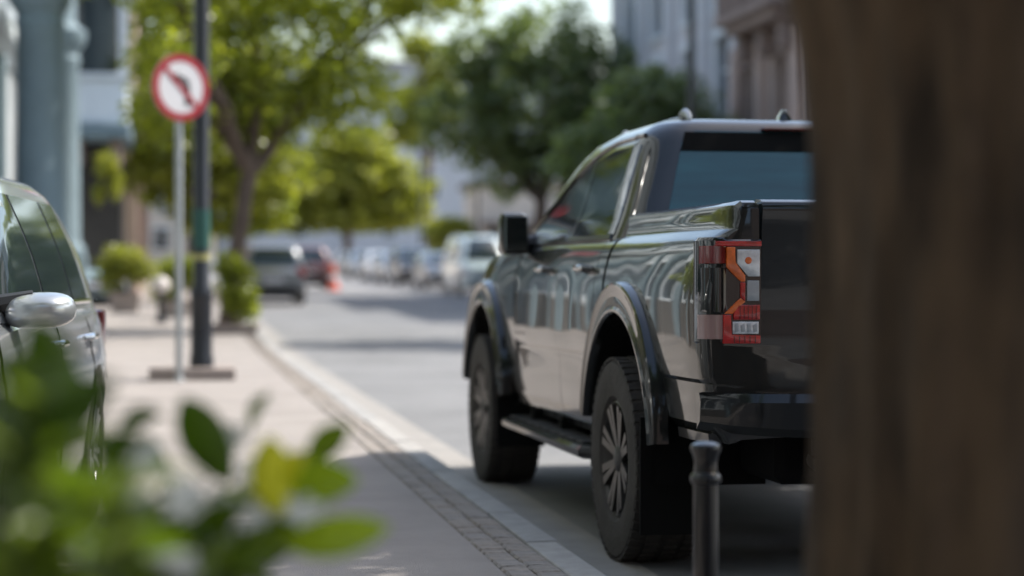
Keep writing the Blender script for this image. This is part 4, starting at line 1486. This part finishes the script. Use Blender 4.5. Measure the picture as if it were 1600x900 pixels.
# left, columned blue-grey building
wl = []
for a in np.arange(-5.5, 39, 3.2):
    wl += [(float(a), 2.6, 1.3, 2.6), (float(a), 7.6, 1.3, 2.6)]
A, bxA = building('pale building with blue-grey round columns at the left edge', 'columned_building', -13, -3.2, -9, 44, 12, M['wall_mid'], '+x', wl, M['trim_pale'], z0=0.1,
                  cornice=[(5.05, 5.25, .22), (5.252, 5.6, .42), (11.2, 11.6, .3)], mc=M['trim_pale'])
for a in list(np.arange(-7.1, 39, 3.2)) + [42.7]:
    bxA('pilaster', -3.198, -2.95, float(a) - .3, float(a) + .3, 0.0, 5.04, M['stone_blue'], A, .03)
ox, oy = -8.1, 17.5
def column(cx, cy, r):
    bm = bmesh.new()
    n = 40
    def ring(z, rr, fl=0.0):
        return [((rr - fl * (0.5 + 0.5 * math.cos(20 * 2 * math.pi * k / n * .5)) ) * math.cos(2 * math.pi * k / n) + cx - ox, rr * math.sin(2 * math.pi * k / n) + cy - oy, z) for k in range(n)]
    prof = [(1.50, 1.22), (1.58, 1.24), (1.66, 1.18), (1.70, 1.04), (1.8, 1.0), (3.4, .98), (5.2, .93), (5.26, 1.0), (5.32, 1.0), (5.36, .94), (5.46, .96), (5.54, 1.12), (5.62, 1.24), (5.70, 1.26), (5.74, 1.30), (5.86, 1.30), (5.9, 1.1), (6.0, .84), (6.1, .80), (9.5, .78)]
    loft(bm, [ring(z, r * k, .012) for z, k in prof])
    c = from_bm('column', bm, M['stone_blue'], A)
    c2 = box('pedestal', cx - ox - r * 1.25, cx - ox + r * 1.25, cy - oy - r * 1.25, cy - oy + r * 1.25, 0, 1.49, M['stone_blue'], A, .03)
column(-2.2, 41.0, .42)
column(-2.2, 35.2, .42)
bxA('door_surround', -3.198, -3.06, 39.9, 41.7, .0, 4.9, M['trim_white'], A, .02)
bxA('base_course', -3.198, -3.09, -9, 39.6, -.3, 1.25, M['stone_dark'], A, .02)
bxA('entablature', -3.19, -1.75, 34.4, 43.8, 9.5, 10.1, M['trim_pale'], A, .04)
bxA('step', -3.0, -1.55, 34.2, 43.9, -.05, .12, M['plinth'], A, .02)

# second building at the left, with a projecting bay over a dark arcade
B, bxB = building('blue-white building with a balcony bay over a dark arcade', 'balcony_building', -13, -2.7, 49.5, 57.7, 12, M['wall_white'], '-y', [(-3.6, 7.4, .9, 1.8), (-5.6, 7.4, .9, 1.8)], M['trim_pale'], z0=.3,
                  cornice=[(4.1, 4.4, .25)], mc=M['trim_pale'])
bxB('bay_floor', -2.69, -1.0, 49.6, 54.5, 4.15, 4.5, M['stone_blue'], B, .03)
bxB('bay_wall', -2.69, -1.1, 49.75, 54.4, 4.51, 5.55, M['wall_white'], B, .02)
bxB('bay_rail', -2.69, -1.02, 49.66, 54.46, 5.552, 5.70, M['trim_pale'], B, .02)
for a in (-2.45, -1.17):
    bxB('bay_post', a - .1, a + .1, 49.75, 49.95, 5.71, 7.9, M['trim_pale'], B, .02)
bxB('bay_window', -2.33, -1.29, 49.9, 49.94, 5.72, 7.9, M['pane'], B)
bxB('bay_roof', -2.69, -.95, 49.5, 54.6, 7.91, 8.15, M['trim_pale'], B, .03)
bxB('bracket', -1.5, -1.2, 49.9, 50.1, 3.5, 4.14, M['stone_brown'], B, .04)
bxB('bracket', -2.4, -2.1, 49.9, 50.1, 3.5, 4.14, M['stone_brown'], B, .04)
bxB('arcade_door', -2.69, -1.25, 51.5, 54.3, -.3, 4.14, M['door_dark'], B)

# third, pinkish stone with piers
C_, bxC = building('pinkish stone building with piers behind the traffic sign', 'stone_building', -12, -1.05, 58.5, 90, 8.5, M['wall_pink'], '+x', [(float(a), 2.4, 1.2, 2.2) for a in np.arange(61, 89, 3.5)] + [(float(a), 6.2, 1.2, 2.0) for a in np.arange(61, 89, 3.5)], M['stone_brown'], z0=.45)
for a in (-1.75, -1.15):
    bxC('pier', a - .19, a + .19, 57.95, 58.3, -.3, 3.0, M['wall_pink'], C_, .03)
    bxC('capital', a - .27, a + .27, 57.88, 58.34, 3.0, 3.2, M['wall_pink'], C_, .04)
    bxC('upper_pier', a - .2, a + .2, 57.95, 58.3, 3.46, 4.5, M['wall_pink'], C_, .03)
bxC('ledge', -2.4, -.75, 57.8, 58.45, 3.21, 3.45, M['stone_brown'], C_, .04)

# far left side
building('pale building far along the left pavement', 'terrace_building', -14, -2.2, 92, 168, 9.5, M['wall_cream'], '+x', [(float(a), zz_, 1.3, 2.0) for a in np.arange(95, 166, 5) for zz_ in (2.6, 6.6)], M['trim_pale'])
# street end
building('tall lavender-grey building closing the end of the street', 'end_building', 4, 36, 182, 200, 18, M['wall_lav'], '-y', [(float(a), zz_, 1.0, 1.7) for a in np.arange(7, 35, 4) for zz_ in (3.5, 7.0, 10.5, 14)], M['trim_pale'])
building('low cream building at the street end behind the parked cars', 'low_building', -16, 3.2, 176, 190, 8, M['wall_cream'], '-y', [(float(a), zz_, 1.4, 1.8) for a in np.arange(-13, 2, 4) for zz_ in (2.4, 5.6)], M['trim_pale'])
# right side
E_, bxE = building('low pale shop building with a dark front beyond the white van', 'shop_building', 14.7, 26, 98, 104, 4.6, M['wall_cream'], '-y', [(16.4, 1.5, 2.4, 1.8), (19.8, 1.5, 2.4, 1.8)], M['door_dark'])
bxE('awning', 14.75, 22, 96.9, 97.99, 2.7, 2.9, M['roof'], E_)

wg = []
for a in (55.6, 59.3, 63.4, 67.4):
    wg += [(a, 2.3, 1.5, 2.2), (a, 6.0, 1.5, 2.9), (a, 9.6, 1.5, 2.6)]
Gb, bxG = building('grey rendered building with tall windows and pilasters behind the dark trees', 'grey_building', 15.2, 28, 53.7, 69.6, 12, M['wall_grey'], '-x', wg, M['trim_pale'], cornice=[(11.3, 11.8, .4)], mc=M['trim_pale'])
for a in (53.98, 57.4, 61.4, 65.4, 69.3):
    bxG('pilaster', 14.98, 15.198, a - .28, a + .28, -.5, 11.29, M['wall_grey'], Gb, .02)
    bxG('pilaster_base', 14.9, 14.978, a - .36, a + .36, -.5, 1.0, M['wall_grey'], Gb, .02)
Pb, bxP = building('brownish pink stone building with a bay balcony beside the big trunk', 'pink_building', 15.0, 28, 44.5, 53.6, 11, M['wall_pink'], '-x', [(46.2, 2.3, 1.2, 2.3), (49.2, 2.3, 1.2, 2.3), (46.4, 5.2, .9, 2.3), (49.4, 5.2, .9, 2.3), (52.2, 5.2, .9, 2.3)], M['stone_brown'],
                   cornice=[(3.7, 4.0, .18), (10.4, 10.8, .35)], mc=M['stone_brown'])
# bay balcony with brackets
bxP('balcony_slab', 14.0, 14.998, 47.2, 52.2, 7.35, 7.6, M['stone_brown'], Pb, .04)
bxP('balcony_slab', 14.2, 14.998, 47.5, 51.9, 7.1, 7.348, M['stone_brown'], Pb, .04)
for a in (47.9, 49.7, 51.5):
    prism_o = bxP('bracket', 14.45, 14.998, a - .15, a + .15, 6.4, 7.098, M['stone_brown'], Pb, .06)
bxP('balcony_rail', 14.02, 14.16, 47.22, 52.18, 8.45, 8.6, M['stone_brown'], Pb, .02)
for a in np.linspace(47.3, 52.1, 17):
    bxP('baluster', 14.04, 14.14, float(a) - .05, float(a) + .05, 7.602, 8.448, M['stone_brown'], Pb, .02)
for a in (44.8, 47.8, 50.9, 53.3):
    bxP('half_column', 14.78, 14.998, a - .22, a + .22, 4.01, 7.0, M['wall_pink'], Pb, .08)
# low frontage nearer on the right
building('single-storey plastered building across the road hidden by the trunk', 'low_shop', 16.0, 26, 6, 43.5, 4.2, M['wall_cream'], '-x', [(float(a), 1.9, 1.8, 2.0) for a in np.arange(9, 42, 4.2)], M['stone_brown'])
building('unseen dark building added behind the viewer to darken the reflections in the pickup', 'reflection_block', -12, 30, -34, -20, 11, M['stone_brown'], '+x', [], M['stone_brown'])  # added out of view so the tailgate has something dark to reflect
# ------------------------------------------------------------------ street furniture
# traffic sign: no left turn
def traffic_sign():
    t = empty('traffic_sign', (.06, 20.82, .10))
    tag(t, 'round red and white no-left-turn sign on a thin grey post', 'traffic sign')
    bm = bmesh.new()
    lathe(bm, [(.038, -.1), (.038, 3.2), (.02, 3.215)], 14)
    from_bm('post', bm, M['steel'], t)
    bm = bmesh.new()
    lathe(bm, [(.055, 0), (.055, .02), (.042, .03)], 14)
    from_bm('base_collar', bm, M['steel'], t)
    f = bpy.data.objects.new('sign_face', None)
    COL.objects.link(f)
    f.parent = t
    f.location = (0.02, -.06, 2.945)
    f.rotation_euler = (0, 0, R(33))
    Rr = .335
    # local: x right, z up, facing -y
    def disc(name, r0, r1, ya, yb, m, n=48):
        bm = bmesh.new()
        a, b, c, d = [], [], [], []
        for k in range(n):
            q = 2 * math.pi * k / n
            cs, sn = math.cos(q), math.sin(q)
            a.append((r1 * cs, ya, r1 * sn)); b.append((r1 * cs, yb, r1 * sn))
            if r0: c.append((r0 * cs, yb, r0 * sn)); d.append((r0 * cs, ya, r0 * sn))
        if r0: grid(bm, [a, b, c, d, a], True)
        else: loft(bm, [a, b])
        bmesh.ops.remove_doubles(bm, verts=bm.verts, dist=1e-6)
        return from_bm(name, bm, m, f)
    disc('back_plate', 0, Rr, 0.0, .012, M['steel'])
    disc('white_disc', 0, Rr * .79, -.004, -.0005, M['sign_white'])
    disc('red_ring', Rr * .775, Rr, -.006, -.0005, M['sign_red'])
    # black arrow: stem from the lower right, bends left, head at the left
    stem = []
    outer, inner = [], []
    path = [(.075, -.17), (.075, .0), (.068, .045), (.045, .072), (.0, .082), (-.03, .082)]
    bm = bmesh.new()
    def rib(path, hw, y0, y1):
        for k in range(len(path) - 1):
            p, q = Vector((path[k][0], 0, path[k][1])), Vector((path[k + 1][0], 0, path[k + 1][1]))
            d_ = (q - p).normalized()
            nrm = Vector((-d_.z, 0, d_.x)) * hw
            p2, q2 = p - d_ * .008, q + d_ * .008
            prism(bm, [((p2 + nrm).x, (p2 + nrm).z), ((q2 + nrm).x, (q2 + nrm).z), ((q2 - nrm).x, (q2 - nrm).z), ((p2 - nrm).x, (p2 - nrm).z)], 'y', y0 - .0002 * k, y1)
    rib(path, .03, -.0072, -.0042)
    prism(bm, [(-.03, .15), (-.03, .014), (-.135, .082)], 'y', -.0080, -.0042)
    from_bm('arrow', bm, M['sign_black'], f)
    bm = bmesh.new()
    c45 = Rr * .80 / math.sqrt(2)
    w_ = .026
    prism(bm, [(-c45 - w_ * .7, c45 - w_ * .7), (-c45 + w_ * .7, c45 + w_ * .7), (c45 + w_ * .7, -c45 + w_ * .7), (c45 - w_ * .7, -c45 - w_ * .7)], 'y', -.0096, -.0082)
    from_bm('slash', bm, M['sign_red'], f)
traffic_sign()

def lamp_post(label, x, y, H, r, plinth=True, arm=1.2, z0=None, bands=False):
    t = empty('lamp_post', (x, y, (gz(y) + .10) if z0 is None else z0))
    tag(t, label, 'lamp post')
    bm = bmesh.new()
    lathe(bm, [(r * 1.45, -.05), (r * 1.45, .10), (r * 1.3, .14), (r * 1.28, .70), (r * 1.38, .73), (r * 1.38, .78), (r, .86), (r * .97, H * .5), (r * .8, H)], 20)
    from_bm('pole', bm, M['pole'], t)
    bm = bmesh.new()
    tube(bm, [(0, 0, H - .05), (.12, 0, H + .25), (arm * .5, 0, H + .42), (arm, 0, H + .45)], [r * .6, r * .5, r * .42, r * .4], 10)
    from_bm('arm', bm, M['pole'], t)
    bm = bmesh.new()
    lathe(bm, [(.02, .18), (.10, .14), (.17, .02), (.16, -.02), (.02, -.03)], 16, 'z', (arm, 0, H + .38))
    from_bm('lamp_head', bm, M['pole'], t)
    if bands:
        bm = bmesh.new()
        lathe(bm, [(r * 1.0 + .004, 1.22), (r + .006, 1.22), (r + .006, 1.62), (r + .002, 1.62)], 20)
        from_bm('green_band', bm, M['tape_green'], t)
        bm = bmesh.new()
        lathe(bm, [(r + .003, 1.10), (r + .007, 1.10), (r + .007, 1.165), (r + .003, 1.165)], 20)
        from_bm('yellow_band', bm, M['tape_yellow'], t)
    return t
pl = lamp_post('dark lamp post with a green band beside the traffic sign', .289, 21.25, 7.5, .085, z0=.22, bands=True)
bm = bmesh.new()
add_box(bm, -.53, .335, -.30, .30, -.13, .004, .012, 2)
from_bm('plinth', bm, M['plinth'], pl)
lamp_post('tall dark lamp post behind the pickup roof on the far pavement', 11.9, 46.3, 9.0, .10)
lamp_post('thin lamp post at the right of the far yellow-green tree', 11.9, 99, 6.0, .07)
lamp_post('very tall lamp post on the far pavement hidden behind the big trunk', 12.0, 19.6, 10.4, .12)
lamp_post('thin lamp post above the white van', 11.95, 80.5, 5.0, .06)

# bollard
def bollard():
    t = empty('bollard', (1.335, 5.05, .10))
    tag(t, 'slim black iron bollard with a flared cap behind the pickup', 'bollard')
    bm = bmesh.new()
    n = 24
    lathe(bm, [(.05, 0), (.05, .05), (.043, .065), (.0335, .075), (.0325, .30), (.031, .525)], n)
    from_bm('shaft', bm, M['iron'], t)
    bm = bmesh.new()
    lathe(bm, [(.033, .526), (.038, .532), (.040, .541), (.038, .550), (.032, .556)], n)
    from_bm('collar', bm, M['iron'], t)
    bm = bmesh.new()
    lathe(bm, [(.030, .557), (.0285, .572), (.0290, .585), (.033, .602), (.0385, .614), (.0390, .622), (.036, .628), (.022, .634), (.003, .636)], n)
    from_bm('cap', bm, M['iron'], t)
bollard()

# short bollards with pale round tops
def globe_bollard(label, x, y):
    t = empty('globe_bollard', (x, y, .10 + gz(y)))
    tag(t, label, 'bollard', 'bollards with pale round tops')
    bm = bmesh.new()
    lathe(bm, [(.13, 0), (.13, .06), (.075, .10), (.065, .5), (.09, .54), (.09, .58)], 16)
    from_bm('post', bm, M['iron'], t)
    bm = bmesh.new()
    lathe(bm, [(.08, .57), (.14, .63), (.165, .72), (.14, .81), (.08, .86), (.01, .88)], 18)
    from_bm('globe', bm, mat('pale_globe', (.70, .64, .60), .5), t)
globe_bollard('short dark bollard with a pale round top left of the sign post', -.22, 39.6)
globe_bollard('smaller far bollard with a pale round top, left of the nearer one', -1.15, 47.5)

# traffic cone
t = empty('traffic_cone', (5.95, 77.0, gz(77.0)))
tag(t, 'orange and white traffic cone in the road beside the dark reddish car', 'traffic cone')
OR = mat('cone_orange', (.75, .10, .03), .5)
bm = bmesh.new(); add_box(bm, -.26, .26, -.26, .26, .0, .05, .01); from_bm('base', bm, OR, t)
bm = bmesh.new(); lathe(bm, [(.20, .052), (.15, .35)], 18); from_bm('lower_cone', bm, OR, t)
bm = bmesh.new(); lathe(bm, [(.152, .352), (.112, .62)], 18); from_bm('white_band', bm, M['sign_white'], t)
bm = bmesh.new(); lathe(bm, [(.11, .622), (.06, .97), (.04, .985)], 18); from_bm('upper_cone', bm, OR, t)
